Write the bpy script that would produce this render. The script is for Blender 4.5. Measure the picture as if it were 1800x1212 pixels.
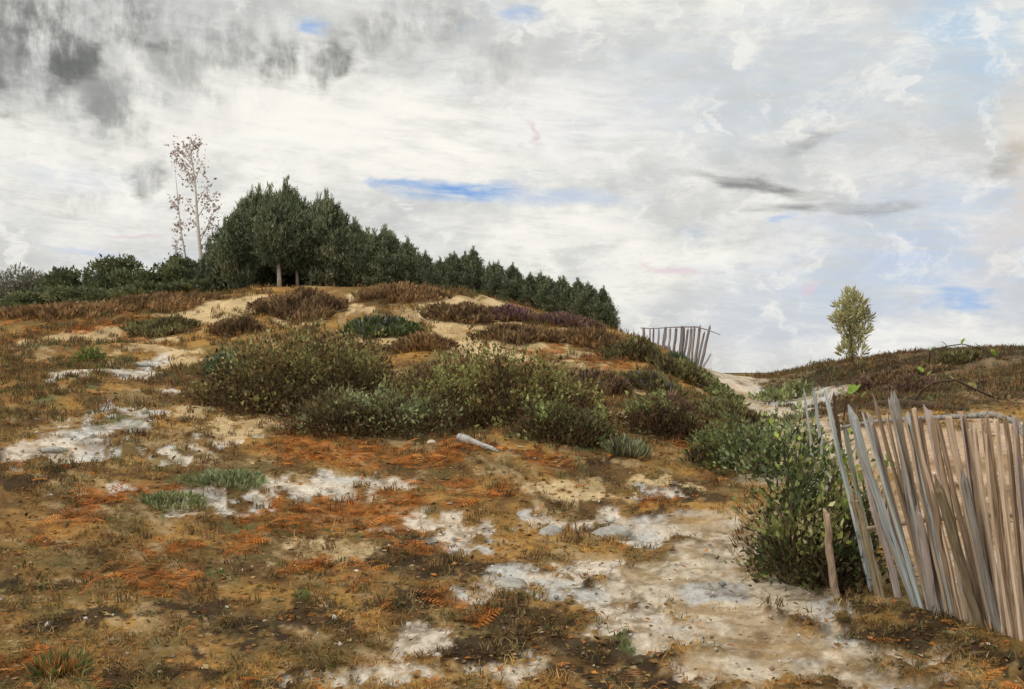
import bpy, math, random
import numpy as np
from mathutils import Vector

# ------------------------------------------------------------------ clear
for o in list(bpy.data.objects):
    bpy.data.objects.remove(o, do_unlink=True)
SC = bpy.context.scene
COL = SC.collection
random.seed(7)
RNG = np.random.default_rng(11)

# ------------------------------------------------------------------ camera
F = 1766.0                      # focal length in photo pixels (1800 wide)
EYE = 1.42
PITCH = math.atan(49.0 / F)     # horizon at photo row 655
cam_d = bpy.data.cameras.new("camera")
cam = bpy.data.objects.new("camera", cam_d)
COL.objects.link(cam)
cam.location = (0, 0, EYE)
cam.rotation_euler = (math.pi / 2 + PITCH, 0, 0)
cam_d.sensor_width = 36.0
cam_d.lens = 36.0 * F / 1800.0
cam_d.clip_start = 0.05
cam_d.clip_end = 20000
SC.camera = cam

# ------------------------------------------------------------------ sky
SUN_AZ, SUN_EL = math.radians(-125), math.radians(48)   # azimuth from +Y, clockwise; behind-left of the eye
world = bpy.data.worlds.new("World")
SC.world = world
world.use_nodes = True
NT = world.node_tree
for n in list(NT.nodes):
    NT.nodes.remove(n)


class NB:
    """small node-building helper"""
    def __init__(s, tree):
        s.t = tree

    def n(s, kind, **kw):
        nd = s.t.nodes.new(kind)
        for k, v in kw.items():
            setattr(nd, k, v)
        return nd

    def link(s, a, b):
        s.t.links.new(a, b)

    def val(s, sock, v):
        if hasattr(v, "is_output"):
            s.link(v, sock)
        else:
            sock.default_value = v

    def math(s, op, a, b=0.0, c=0.0, clamp=False):
        nd = s.n("ShaderNodeMath", operation=op, use_clamp=clamp)
        s.val(nd.inputs[0], a); s.val(nd.inputs[1], b)
        if op in ("MULTIPLY_ADD", "SMOOTH_MIN"):
            s.val(nd.inputs[2], c)
        return nd.outputs[0]

    def mix(s, fac, a, b, mode="MIX"):
        nd = s.n("ShaderNodeMix", data_type="RGBA", blend_type=mode)
        nd.clamp_factor = True
        s.val(nd.inputs[0], fac)
        for i, v in ((6, a), (7, b)):
            if isinstance(v, tuple) and len(v) == 3:
                v = (*v, 1)
            s.val(nd.inputs[i], v)
        return nd.outputs[2]

    def noise(s, vec, scale, detail=4, rough=0.55, dist=0.0):
        nd = s.n("ShaderNodeTexNoise")
        s.val(nd.inputs["Vector"], vec)
        nd.inputs["Scale"].default_value = scale
        nd.inputs["Detail"].default_value = detail
        nd.inputs["Roughness"].default_value = rough
        nd.inputs["Distortion"].default_value = dist
        return nd

    def map(s, v, a, b, c=0.0, d=1.0, smooth=True):
        nd = s.n("ShaderNodeMapRange")
        nd.interpolation_type = "SMOOTHSTEP" if smooth else "LINEAR"
        s.val(nd.inputs[0], v)
        for i, q in ((1, a), (2, b), (3, c), (4, d)):
            nd.inputs[i].default_value = q
        return nd.outputs[0]

    def mapping(s, vec, scale=(1, 1, 1), rot=(0, 0, 0), loc=(0, 0, 0)):
        nd = s.n("ShaderNodeMapping")
        s.val(nd.inputs[0], vec)
        nd.inputs[1].default_value = loc
        nd.inputs[2].default_value = rot
        nd.inputs[3].default_value = scale
        return nd.outputs[0]


def build_world():
    B = NB(NT)
    tc = B.n("ShaderNodeTexCoord")
    D = tc.outputs["Generated"]
    sep = B.n("ShaderNodeSeparateXYZ"); B.link(D, sep.inputs[0])
    X, Y, Z = sep.outputs
    az = B.math("ARCTAN2", X, Y)
    el = B.math("ARCSINE", Z)
    # wobble the angles so that every cloud edge is ragged
    w1 = B.noise(B.mapping(D, (1, 1, 1.6)), 5.0, 4, 0.6)
    sc = B.n("ShaderNodeSeparateColor"); B.link(w1.outputs["Color"], sc.inputs[0])
    w2 = B.noise(B.mapping(D, (1, 1, 2.2), loc=(3, 1, 2)), 26.0, 3, 0.65)
    sc2 = B.n("ShaderNodeSeparateColor"); B.link(w2.outputs["Color"], sc2.inputs[0])
    azw = B.math("ADD", az, B.math("ADD", B.math("MULTIPLY_ADD", sc.outputs[0], 0.22, -0.11),
                                   B.math("MULTIPLY_ADD", sc2.outputs[0], 0.07, -0.035)))
    elw = B.math("ADD", el, B.math("ADD", B.math("MULTIPLY_ADD", sc.outputs[1], 0.11, -0.055),
                                   B.math("MULTIPLY_ADD", sc2.outputs[1], 0.045, -0.022)))

    az2 = B.math("MULTIPLY_ADD", B.math("SUBTRACT", azw, az), 0.5, az)
    el2 = B.math("MULTIPLY_ADD", B.math("SUBTRACT", elw, el), 0.30, el)

    def spot(px, py, rx, ry, a0=1.0, a1=0.2, slope=0.0):
        """soft ragged ellipse round a sky direction given by photo pixel"""
        ca = math.atan((px - 900) / F); ce = math.atan((655 - py) / F * math.cos(ca))
        A, E = (az2, el2) if ry < 30 else (azw, elw)
        u = B.math("DIVIDE", B.math("SUBTRACT", A, ca), rx / F)
        v0 = B.math("SUBTRACT", E, ce)
        if slope:
            v0 = B.math("ADD", v0, B.math("MULTIPLY", B.math("SUBTRACT", A, ca), slope))
        v = B.math("DIVIDE", v0, ry / F)
        r = B.math("SQRT", B.math("ADD", B.math("MULTIPLY", u, u), B.math("MULTIPLY", v, v)))
        return B.map(r, a0, a1, 0, 1)

    sky = B.n("ShaderNodeTexSky", sky_type="NISHITA")
    sky.sun_disc = False
    sky.sun_elevation = SUN_EL
    sky.sun_rotation = SUN_AZ
    sky.air_density = 1.0; sky.dust_density = 1.5; sky.ozone_density = 1.5

    # cloud cover everywhere: bright with soft grey undersides, streaked
    big = B.noise(B.mapping(D, (1, 1, 2.6), loc=(0.3, 2.0, 0.0)), 3.2, 4, 0.6, 0.2).outputs[0]
    mid = B.noise(B.mapping(D, (1.0, 1, 2.0), rot=(0.0, 0.45, 0.0)), 13.0, 4, 0.62, 0.2).outputs[0]
    fine = B.noise(B.mapping(D, (1.0, 1, 5.0), rot=(0.0, -0.5, 0.0)), 40.0, 4, 0.7, 0.2).outputs[0]
    c = B.mix(B.map(big, 0.42, 0.66), (7.9, 7.85, 7.5), (9.4, 9.2, 8.5))
    c = B.mix(B.map(mid, 0.36, 0.62), B.mix(1.0, c, (0.78, 0.79, 0.80), "MULTIPLY"), c)
    c = B.mix(B.math("MULTIPLY", B.map(fine, 0.50, 0.34), 0.34), c, (5.6, 5.7, 5.7))
    c = B.mix(B.math("MULTIPLY", B.map(fine, 0.58, 0.72), 0.5), c, (9.4, 9.2, 8.8))
    # thin blue veils (noise driven, all round)
    veil = B.noise(B.mapping(D, (1, 1, 3.0), loc=(5, 2, 7)), 6.0, 3, 0.6, 0.2).outputs[0]
    bluesky = B.mix(0.5, sky.outputs[0], (3.0, 5.0, 8.4))
    c = B.mix(B.math("MULTIPLY", B.map(veil, 0.55, 0.75), 0.45), c, (6.0, 6.8, 8.2))

    cv = B.n("ShaderNodeCombineXYZ"); B.link(B.math("MULTIPLY", az, 26.0), cv.inputs[0]); B.link(B.math("MULTIPLY", B.math("ADD", el, B.math("MULTIPLY", az, 0.3)), 12.0), cv.inputs[1])
    vert = B.map(B.noise(cv.outputs[0], 1.0, 5, 0.66, 0.0).outputs[0], 0.30, 0.64, 0.0, 1.0)
    ch = B.n("ShaderNodeCombineXYZ"); B.link(B.math("MULTIPLY", az, 11.0), ch.inputs[0]); B.link(B.math("MULTIPLY", B.math("ADD", el, B.math("MULTIPLY", az, 0.10)), 75.0), ch.inputs[1])
    hori = B.map(B.noise(ch.outputs[0], 1.0, 5, 0.68, 0.25).outputs[0], 0.30, 0.62, 0.25, 1.0)

    def lay(c, mask, colr, k=1.0, br=True):
        f = B.math("MULTIPLY", mask, k)
        if br:
            f = B.math("MULTIPLY", f, vert if br == "v" else hori)
        return B.mix(f, c, colr)

    cw = B.n("ShaderNodeCombineXYZ"); B.link(B.math("MULTIPLY", B.math("ADD", azw, B.math("MULTIPLY", el, 0.6)), 20.0), cw.inputs[0]); B.link(B.math("MULTIPLY", B.math("SUBTRACT", el, B.math("MULTIPLY", az, 0.5)), 17.0), cw.inputs[1])
    wisp = B.noise(cw.outputs[0], 1.0, 5, 0.62, 0.0).outputs[0]
    W = (9.75, 9.5, 8.8)
    # pale blue wash low on the right, pale grey wash upper right
    c = lay(c, spot(1620, 470, 420, 190), (5.5, 6.4, 7.8), 0.95)
    c = lay(c, spot(1400, 130, 520, 190), (6.2, 6.7, 7.1), 0.95)
    c = lay(c, spot(1720, 60, 150, 190), (5.0, 6.4, 7.8), 0.9)
    c = lay(c, spot(1370, 550, 280, 110), (6.0, 6.4, 6.9), 0.95)
    c = B.mix(B.math("MULTIPLY", B.map(wisp, 0.52, 0.33), 0.30), c, (5.6, 5.75, 5.8))
    c = B.mix(B.math("MULTIPLY", B.map(wisp, 0.52, 0.68), 0.6), c, (9.7, 9.45, 8.8))
    # bright billows
    c = lay(c, spot(430, 150, 300, 130), W, 1.0)
    c = lay(c, spot(720, 250, 380, 110), W, 1.0)
    c = lay(c, spot(600, 60, 200, 60), W, 0.7)
    c = lay(c, spot(420, 240, 420, 80), W, 0.8)
    c = lay(c, spot(1030, 210, 260, 120), (9.3, 9.1, 8.7), 0.85)
    c = lay(c, spot(960, 410, 320, 45), W, 0.8)
    c = lay(c, spot(1600, 600, 330, 38), (9.2, 9.0, 8.5), 0.85)
    c = lay(c, spot(1250, 420, 260, 35), W, 0.6)
    c = lay(c, spot(140, 340, 240, 110), W, 0.85)
    # heavy grey tufts of cloud at the upper left
    G = (1.5, 1.55, 1.45); G2 = (2.7, 2.75, 2.65)
    for (px, py, rx, ry, cc, k) in ((300, 40, 520, 110, (4.4, 4.45, 4.35), 0.7), (200, 150, 300, 110, (4.8, 4.85, 4.75), 0.5), (60, 70, 150, 130, G2, 0.9), (110, 60, 75, 140, G, 0.9), (20, 150, 40, 60, G, 0.7), (180, 200, 70, 80, G2, 0.9), (250, 30, 55, 80, G, 0.8), (340, 60, 55, 70, G2, 0.7),
                                    (440, 95, 60, 55, G, 0.85), (540, 110, 55, 70, G, 0.8), (740, 45, 180, 70, G2, 0.5), (880, 140, 110, 65, G2, 0.38), (300, 130, 60, 70, G2, 0.6), (640, 80, 60, 60, G2, 0.6),
                                    (235, 320, 45, 40, G2, 0.75), (95, 110, 30, 60, G, 0.8), (100, 345, 90, 30, G2, 0.45)):
        c = lay(c, spot(px, py, rx, ry), cc, k, "v")
    # grey streak of cloud on the right
    c = lay(c, spot(1330, 325, 200, 15, slope=0.2), G2, 0.95)
    c = lay(c, spot(1460, 362, 190, 14, slope=0.06), (3.0, 3.1, 3.1), 0.95)
    c = lay(c, spot(1440, 250, 90, 16, slope=-0.3), G2, 0.5)
    c = lay(c, spot(1750, 290, 60, 40, slope=-0.6), G2, 0.6)
    # openings of blue
    blue = (2.0, 3.9, 7.4)
    c = lay(c, spot(815, 337, 150, 24), blue, 1.0)
    c = lay(c, spot(700, 325, 80, 9), blue, 0.7)
    c = lay(c, spot(960, 352, 190, 22), (5.2, 6.2, 7.8), 0.8)
    c = lay(c, spot(530, 38, 40, 22), blue, 0.7)
    c = lay(c, spot(930, 25, 60, 22), (3.0, 4.6, 7.6), 0.7)
    c = lay(c, spot(1740, 540, 60, 30), (2.6, 4.6, 8.0), 0.7)
    c = lay(c, spot(1375, 377, 40, 9), (2.6, 4.4, 7.8), 0.6)
    c = lay(c, spot(160, 440, 130, 10, slope=0.1), (5.0, 5.9, 7.8), 0.6)
    c = lay(c, spot(1590, 460, 140, 35), (5.0, 6.1, 8.2), 0.5)
    # faint rose streaks and warm cloud at the far right
    c = lay(c, spot(1200, 470, 85, 9, slope=0.1), (7.6, 5.6, 6.2), 0.6)
    c = lay(c, spot(1430, 495, 26, 24), (8.0, 5.6, 6.3), 0.5)
    c = lay(c, spot(945, 240, 24, 30), (6.6, 5.4, 6.2), 0.6)
    c = lay(c, spot(220, 410, 75, 5, slope=-0.08), (7.0, 5.2, 6.0), 0.5)
    c = lay(c, spot(1790, 330, 70, 260), (8.4, 7.0, 5.6), 0.45)
    # the clear air well outside the clouds' direction still shows through a little
    gap = B.noise(B.mapping(D, (1, 1, 2.0), loc=(9, 4, 1)), 4.0, 3, 0.6).outputs[0]
    c = B.mix(B.math("MULTIPLY", B.map(gap, 0.66, 0.8), 0.35), c, bluesky)
    bg = B.n("ShaderNodeBackground")
    B.link(c, bg.inputs[0]); bg.inputs[1].default_value = 0.1
    out = B.n("ShaderNodeOutputWorld"); B.link(bg.outputs[0], out.inputs[0])


build_world()
world.cycles.sampling_method = "MANUAL"
world.cycles.sample_map_resolution = 256

# ------------------------------------------------------------------ sun (thin overcast: soft)
sun_d = bpy.data.lights.new("sun", "SUN")
sun_d.energy = 1.5
sun_d.angle = math.radians(12)
sun_d.color = (1.0, 0.93, 0.80)
sun = bpy.data.objects.new("sun", sun_d)
COL.objects.link(sun)
sv = Vector((math.sin(SUN_AZ) * math.cos(SUN_EL), math.cos(SUN_AZ) * math.cos(SUN_EL), math.sin(SUN_EL)))
sun.rotation_euler = (-sv).to_track_quat("-Z", "Y").to_euler()

SC.view_settings.view_transform = "Standard"
SC.view_settings.look = "None"
SC.view_settings.exposure = 0.0
SC.view_settings.gamma = 1.0
SC.cycles.max_bounces = 4
SC.cycles.diffuse_bounces = 2
SC.cycles.glossy_bounces = 1
SC.cycles.transmission_bounces = 2
SC.cycles.caustics_reflective = False
SC.cycles.caustics_refractive = False


# ------------------------------------------------------------------ noise, terrain
def _hash(ix, iy, seed):
    h = (ix.astype(np.int64) * 374761393 + iy.astype(np.int64) * 668265263 + seed * 1442695041) & 0x7fffffff
    h = ((h ^ (h >> 13)) * 1274126177) & 0x7fffffff
    h = h ^ (h >> 16)
    return (h & 0xffff) / 65535.0


def vnoise(x, y, seed=0):
    ix = np.floor(x); iy = np.floor(y)
    fx = x - ix; fy = y - iy
    fx = fx * fx * (3 - 2 * fx); fy = fy * fy * (3 - 2 * fy)
    a = _hash(ix, iy, seed); b = _hash(ix + 1, iy, seed)
    c = _hash(ix, iy + 1, seed); d = _hash(ix + 1, iy + 1, seed)
    return (a * (1 - fx) + b * fx) * (1 - fy) + (c * (1 - fx) + d * fx) * fy


def fbm(x, y, seed=0, oct=4, gain=0.5):
    x = np.asarray(x, float); y = np.asarray(y, float)
    s = 0; a = 1; t = 0
    for i in range(oct):
        s = s + a * vnoise(x, y, seed + i * 17); t += a
        a *= gain
        x, y = 1.9 * x * 0.8 - 1.9 * y * 0.6 + 3.1, 1.9 * x * 0.6 + 1.9 * y * 0.8 + 7.7
    return s / t


def sstep(a, b, x):
    t = np.clip((x - a) / (b - a), 0, 1)
    return t * t * (3 - 2 * t)


CP, SP = math.cos(PITCH), math.sin(PITCH)


def ray(px, py):
    r = (px - 900) / F; u = -(py - 606) / F
    y = CP - SP * u; z = SP + CP * u
    return r / y, z / y            # x and z gained per metre of y


def at(px, py, d):
    a, b = ray(px, py)
    return Vector((a * d, d, EYE + b * d))


CTRL = [  # photo pixel and distance of points on the ground
    (-250, 1000, 7.2), (0, 1000, 7.2), (400, 1010, 7.1), (800, 1010, 7.1), (1200, 1020, 6.9), (1600, 1060, 6.15), (2000, 1060, 6.1), (1800, 1130, 5.25),
    (-250, 900, 9.0), (0, 900, 9.0), (300, 900, 9.2), (600, 900, 9.7), (900, 900, 10.0), (1200, 905, 10.0),
    (-250, 790, 12.0), (0, 790, 12.0), (300, 790, 12.2), (600, 795, 12.3), (900, 805, 12.3), (1100, 800, 13.3), (1240, 860, 11.2), (1290, 800, 14.3),
    (-250, 700, 16.5), (0, 700, 16.5), (300, 700, 17), (600, 705, 17.5), (900, 710, 17), (1100, 715, 17.5), (1200, 735, 17.5), (1230, 705, 20.5),
    (-250, 640, 22), (0, 640, 22), (300, 640, 22.5), (600, 640, 22.5), (900, 640, 22.5), (1080, 645, 22.5), (1190, 660, 24), (1240, 665, 27),
    (-250, 590, 28), (0, 590, 28), (300, 582, 28.5), (600, 575, 28.5), (850, 580, 28.5), (1000, 595, 28),
    (-250, 549, 33), (0, 547, 33), (120, 542, 33.5), (220, 533, 34), (330, 522, 35), (450, 507, 36), (580, 504, 36.5), (700, 504, 36), (800, 513, 35),
    (880, 530, 34), (950, 550, 33), (1020, 568, 32), (1080, 584, 31), (1140, 606, 30), (1190, 632, 29), (1225, 650, 28.5),
    (1300, 740, 19.5), (1400, 760, 16.5), (1310, 702, 26), (1360, 690, 28), (1285, 668, 36), (1340, 662, 40), (1300, 661, 46),
    (1380, 657, 38), (1450, 641, 33.5), (1500, 634, 31.5), (1600, 632, 29), (1690, 627, 27.5), (1800, 628, 25), (2000, 628, 23),
    (1430, 690, 25.5), (1550, 705, 20.5), (1700, 714, 18), (1800, 720, 17), (2000, 725, 16),
    (1500, 765, 15), (1700, 800, 12), (1700, 900, 9), (1900, 800, 12), (1900, 950, 8), (1450, 860, 11),
]
_w = []
for px, py, d in CTRL:
    p = at(px, py, d)
    _w.append((p.x, p.y, p.z))
for a in (-0.7, -0.45, -0.2, 0, 0.2, 0.45, 0.7):
    for y, z in ((0.0, 0.0), (2.0, 0.0), (4.2, 0.0)):
        _w.append((a * (y + 6), y, z))
for a, c in ((-0.6, 2.9), (-0.45, 3.0), (-0.3, 3.9), (-0.12, 4.2), (0.0, 3.4), (0.08, 2.6), (0.14, 1.7)):
    _w.append((a * 48, 42, c))
    _w.append((a * 60, 54, c - 0.9))
    _w.append((a * 86, 80, 0.0))
for a, c in ((0.21, 0.9), (0.27, 1.1), (0.36, 1.7), (0.5, 1.7), (0.65, 1.7)):
    _w.append((a * 58, 52, c * 0.8))
    _w.append((a * 86, 80, -0.2))
_w = np.array(_w)


def _q(x, y):
    y = np.clip(y, 0, 90)
    return np.clip(x / (y + 6), -0.72, 0.72) * 2.2, np.log(y + 6) * 1.15


_qx, _qy = _q(_w[:, 0], _w[:, 1])


def _phi(r2):
    return 0.5 * r2 * np.log(r2 + 1e-9)


_N = len(_w)
_A = np.zeros((_N + 3, _N + 3))
_A[:_N, :_N] = _phi((_qx[:, None] - _qx) ** 2 + (_qy[:, None] - _qy) ** 2) + np.eye(_N) * 0.004
_A[:_N, _N] = 1; _A[:_N, _N + 1] = _qx; _A[:_N, _N + 2] = _qy
_A[_N:, :_N] = _A[:_N, _N:].T
_c = np.linalg.solve(_A, np.concatenate([_w[:, 2], [0, 0, 0]]))


def height(x, y, rough=True):
    x = np.atleast_1d(np.asarray(x, float)); y = np.atleast_1d(np.asarray(y, float))
    out = np.empty_like(x)
    for s in range(0, len(x), 60000):
        X = x[s:s + 60000]; Y = y[s:s + 60000]
        qx, qy = _q(X, Y)
        v = _phi((qx[:, None] - _qx) ** 2 + (qy[:, None] - _qy) ** 2) @ _c[:_N]
        out[s:s + 60000] = v + _c[_N] + _c[_N + 1] * qx + _c[_N + 2] * qy
    out *= sstep(-2, 4.5, y)
    far = sstep(62, 120, y)
    out = out * (1 - far) + far * (-2.0 + 3.0 * (fbm(x / 160, y / 160, 91, 3) - 0.5))
    if rough:
        k = np.clip(y / 14, 0.35, 1.6)
        out = out + (fbm(x / 1.7, y / 1.7, 5, 4, 0.55) - 0.5) * 0.20 * k + (fbm(x / 0.22, y / 0.22, 9, 3, 0.6) - 0.5) * 0.045
    return out


def h1(x, y):
    return float(height(x, y)[0])


_cache = {}


def hit(px, py, d0=3.2, d1=75):
    """where the sight line through a photo pixel meets the ground"""
    key = (round(px, 1), round(py, 1), d0)
    if key in _cache:
        return _cache[key].copy()
    a, b = ray(px, py)
    ds = np.exp(np.linspace(math.log(d0), math.log(d1), 900))
    dz = EYE + b * ds - height(a * ds, ds)
    neg = np.where(dz <= 0)[0]
    if len(neg) == 0:
        i = int(np.argmin(np.abs(dz)))
    else:
        i = int(neg[0])
    d = ds[i]
    if i > 0 and len(neg):
        t = dz[i - 1] / (dz[i - 1] - dz[i] + 1e-9)
        d = ds[i - 1] + (ds[i] - ds[i - 1]) * t
    p = Vector((a * d, d, float(height(a * d, d)[0])))
    _cache[key] = p
    return p.copy()


# ------------------------------------------------------------------ what grows / lies where (patches of ground)
def _patch(px, py, rx, ry):
    c = hit(px, py)
    n = hit(px, py + ry).y; f = hit(px, py - ry).y
    ry_w = max(0.5 * (f - n), 0.05)
    return (c.x, c.y, rx / F * c.y, min(ry_w, 6.0))


SAND = [(85, 790, 55, 18), (140, 770, 60, 14), (150, 806, 35, 9), (245, 718, 45, 9), (205, 741, 55, 9), (245, 640, 50, 13), (180, 655, 40, 10),
        (650, 838, 75, 13), (490, 842, 40, 14), (560, 858, 70, 13), (420, 878, 70, 12), (330, 893, 55, 9), (205, 852, 45, 8),
        (760, 918, 90, 14), (830, 950, 60, 22), (965, 927, 36, 14), (1075, 928, 52, 22), (880, 1020, 45, 24), (960, 1020, 40, 18),
        (1060, 1050, 45, 26), (1110, 1090, 60, 24), (1030, 1000, 50, 14), 
        (740, 1140, 70, 20), (660, 1185, 120, 24), (900, 1175, 50, 18),
        (1150, 862, 40, 6), (300, 690, 40, 7), (420, 770, 40, 9), (330, 800, 40, 9)]
PATH = [(1180, 925, 90, 26), (1270, 930, 80, 36), (1220, 990, 120, 34), (1190, 1040, 110, 36), (1300, 1060, 110, 40), (1280, 1110, 140, 30),
        (1390, 1130, 130, 30), (1430, 1180, 150, 28), (1270, 1180, 70, 22), (1600, 1150, 70, 9), (1560, 1200, 110, 14), (1400, 1050, 60, 40),
        (1360, 980, 80, 40),
        (1330, 690, 75, 24), (1300, 668, 45, 8), (1360, 715, 60, 20), (1390, 740, 60, 20), (1400, 790, 60, 26), (1420, 840, 60, 30), (1290, 700, 30, 16),
        (1500, 760, 80, 45), (1620, 790, 130, 60), (1760, 790, 130, 60), (1600, 900, 130, 70), (1760, 920, 130, 90), (1700, 1010, 120, 50), (1850, 760, 100, 40), (1880, 900, 100, 100)]
YELLOW = [(820, 560, 70, 24), (770, 560, 40, 16), (880, 600, 50, 16), (690, 612, 60, 9), (420, 545, 60, 12), (350, 560, 60, 10), (300, 645, 70, 9), (230, 618, 60, 8), (900, 630, 50, 8), (360, 720, 40, 9), (780, 540, 60, 16), (740, 527, 50, 8), (860, 588, 60, 20), (650, 601, 50, 9), (640, 518, 40, 6), (560, 562, 70, 7), (380, 545, 70, 14),
          (470, 573, 40, 6), (840, 615, 60, 14), (1040, 632, 34, 8), (960, 612, 40, 8), (1000, 600, 40, 8), (330, 640, 60, 9), (300, 620, 50, 8), (1160, 690, 20, 8),
          (420, 525, 40, 7), (790, 520, 50, 5), (520, 745, 60, 12), (450, 750, 60, 14), (1000, 860, 60, 14), (1060, 870, 50, 10), (1140, 850, 60, 8),
          (980, 545, 40, 5), (640, 545, 30, 5), (700, 590, 40, 8), (1270, 690, 16, 12), (1140, 740, 40, 14), (1020, 855, 40, 14), (560, 980, 60, 14), (250, 600, 60, 9), (110, 600, 50, 9)]
ORANGE = [(60, 590, 50, 8), (200, 600, 40, 7), (120, 640, 40, 8), (90, 665, 40, 8), (250, 570, 40, 5), (340, 870, 40, 9), (820, 880, 60, 10), (560, 1000, 60, 12), (300, 1020, 50, 10), (630, 780, 110, 14), (540, 792, 50, 12), (740, 792, 45, 10), (860, 790, 55, 9), (190, 882, 80, 15), (250, 872, 60, 12), (80, 945, 32, 13),
          (95, 915, 40, 16), (590, 905, 90, 22), (660, 885, 60, 18), (430, 945, 60, 14), (500, 930, 60, 14), (700, 870, 70, 15), (770, 1060, 60, 14),
          (830, 1090, 30, 9), (1270, 790, 55, 15), (1310, 800, 40, 12), (120, 583, 32, 7), (150, 607, 24, 6), (60, 1172, 36, 16), (280, 960, 50, 10),
          (950, 800, 40, 9), (520, 890, 50, 12), (680, 940, 50, 14), (200, 1000, 30, 9), (1150, 870, 40, 9), (650, 1020, 40, 9), (60, 560, 60, 8), (190, 550, 60, 5),
          (880, 860, 60, 10), (790, 840, 50, 10), (960, 618, 35, 5), (230, 1000, 40, 9), (740, 975, 40, 9), (1000, 690, 40, 14), (1120, 640, 40, 8)]
GREEN = [(390, 845, 50, 13), (280, 885, 50, 15), (470, 917, 55, 10), (635, 945, 36, 11), (85, 612, 22, 6), (155, 610, 22, 8), (150, 645, 20, 8),
         (380, 1008, 22, 9), (90, 1165, 24, 12), (1100, 1125, 30, 12), (130, 1195, 30, 10), (330, 800, 30, 12), (80, 695, 30, 8), (190, 760, 30, 12), (1000, 760, 60, 18),
         (1330, 735, 24, 9), (1280, 735, 40, 14), (1340, 780, 30, 14), (1180, 990, 30, 9), (700, 1200, 30, 8), (140, 665, 24, 7), (540, 1050, 24, 8)]
DARK = [(1150, 1140, 60, 18), (1040, 1150, 70, 20), (1130, 1190, 60, 16), (1540, 1110, 80, 14), (700, 1060, 80, 16), (480, 1100, 90, 16), (150, 1090, 90, 18), (60, 1040, 60, 14), (360, 1060, 60, 14), (880, 1130, 80, 14), (900, 1085, 90, 24), (830, 1000, 70, 14), (960, 1110, 60, 22), (700, 985, 90, 18), (860, 1150, 60, 14), (760, 960, 40, 10), (1040, 1020, 30, 12),
        (950, 800, 110, 9), (540, 1070, 50, 14), (300, 1190, 120, 18), (200, 1180, 80, 14), (1640, 1100, 90, 12), (1760, 1150, 90, 14), (1480, 1060, 80, 16),
        (600, 990, 50, 12), (60, 830, 60, 12), (500, 1190, 50, 16), (240, 660, 30, 8), (1180, 860, 60, 12), (1160, 890, 40, 8), (420, 660, 60, 12), (1560, 640, 240, 12),
        (1600, 668, 60, 8), (1500, 655, 120, 10), (930, 1200, 40, 12), (1050, 1200, 40, 10)]
PATCH = {}
for k, L in (("sand", SAND), ("path", PATH), ("yellow", YELLOW), ("orange", ORANGE), ("green", GREEN), ("dark", DARK)):
    PATCH[k] = np.array([_patch(*p) for p in L])


def lg(y):
    """depth coordinate in which ground texture keeps its apparent grain"""
    return np.log(np.clip(y, 4, None)) + np.minimum(y - 4, 0) / 4.0


def masks(x, y):
    x = np.asarray(x, float); y = np.asarray(y, float)
    s = np.clip(y, 4, 40)
    q = lg(y)
    wx = x + (fbm(x / s * 22, q * 8, 31, 5, 0.65) - 0.5) * 0.13 * s
    wy = y + (fbm(x / s * 22 + 40, q * 8, 37, 5, 0.65) - 0.5) * 0.26 * s
    # drifting grain so that edges are frayed, not round
    fr = fbm((x + 0.5 * y) / s * 80, q * 30, 41, 4, 0.7)
    m = {}
    for k, P in PATCH.items():
        best = np.zeros_like(x)
        for cx, cy, rx, ry in P:
            sel = (np.abs(x - cx) < 2.2 * rx + 0.1 * s) & (np.abs(y - cy) < 2.2 * ry + 0.25 * s)
            if not sel.any():
                continue
            r = np.sqrt(((wx[sel] - cx) / rx) ** 2 + ((wy[sel] - cy) / ry) ** 2)
            best[sel] = np.maximum(best[sel], np.clip(1.5 - r, 0, 1))
        m[k] = sstep(0.25, 0.62, best * 1.0 + (fr - 0.5) * 1.15 * (best > 0.02))
    # the right bank: dark peaty heath
    a = x / np.maximum(y, 1)
    m["bank"] = sstep(0.235, 0.30, a) * sstep(17.0, 20.5, y + 1.5 * (fr - 0.5)) * sstep(0, 0.3, 1 - m["path"])
    return m


def mix3(c, col, f):
    return c * (1 - f[:, None]) + np.array(col) * f[:, None]


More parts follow.
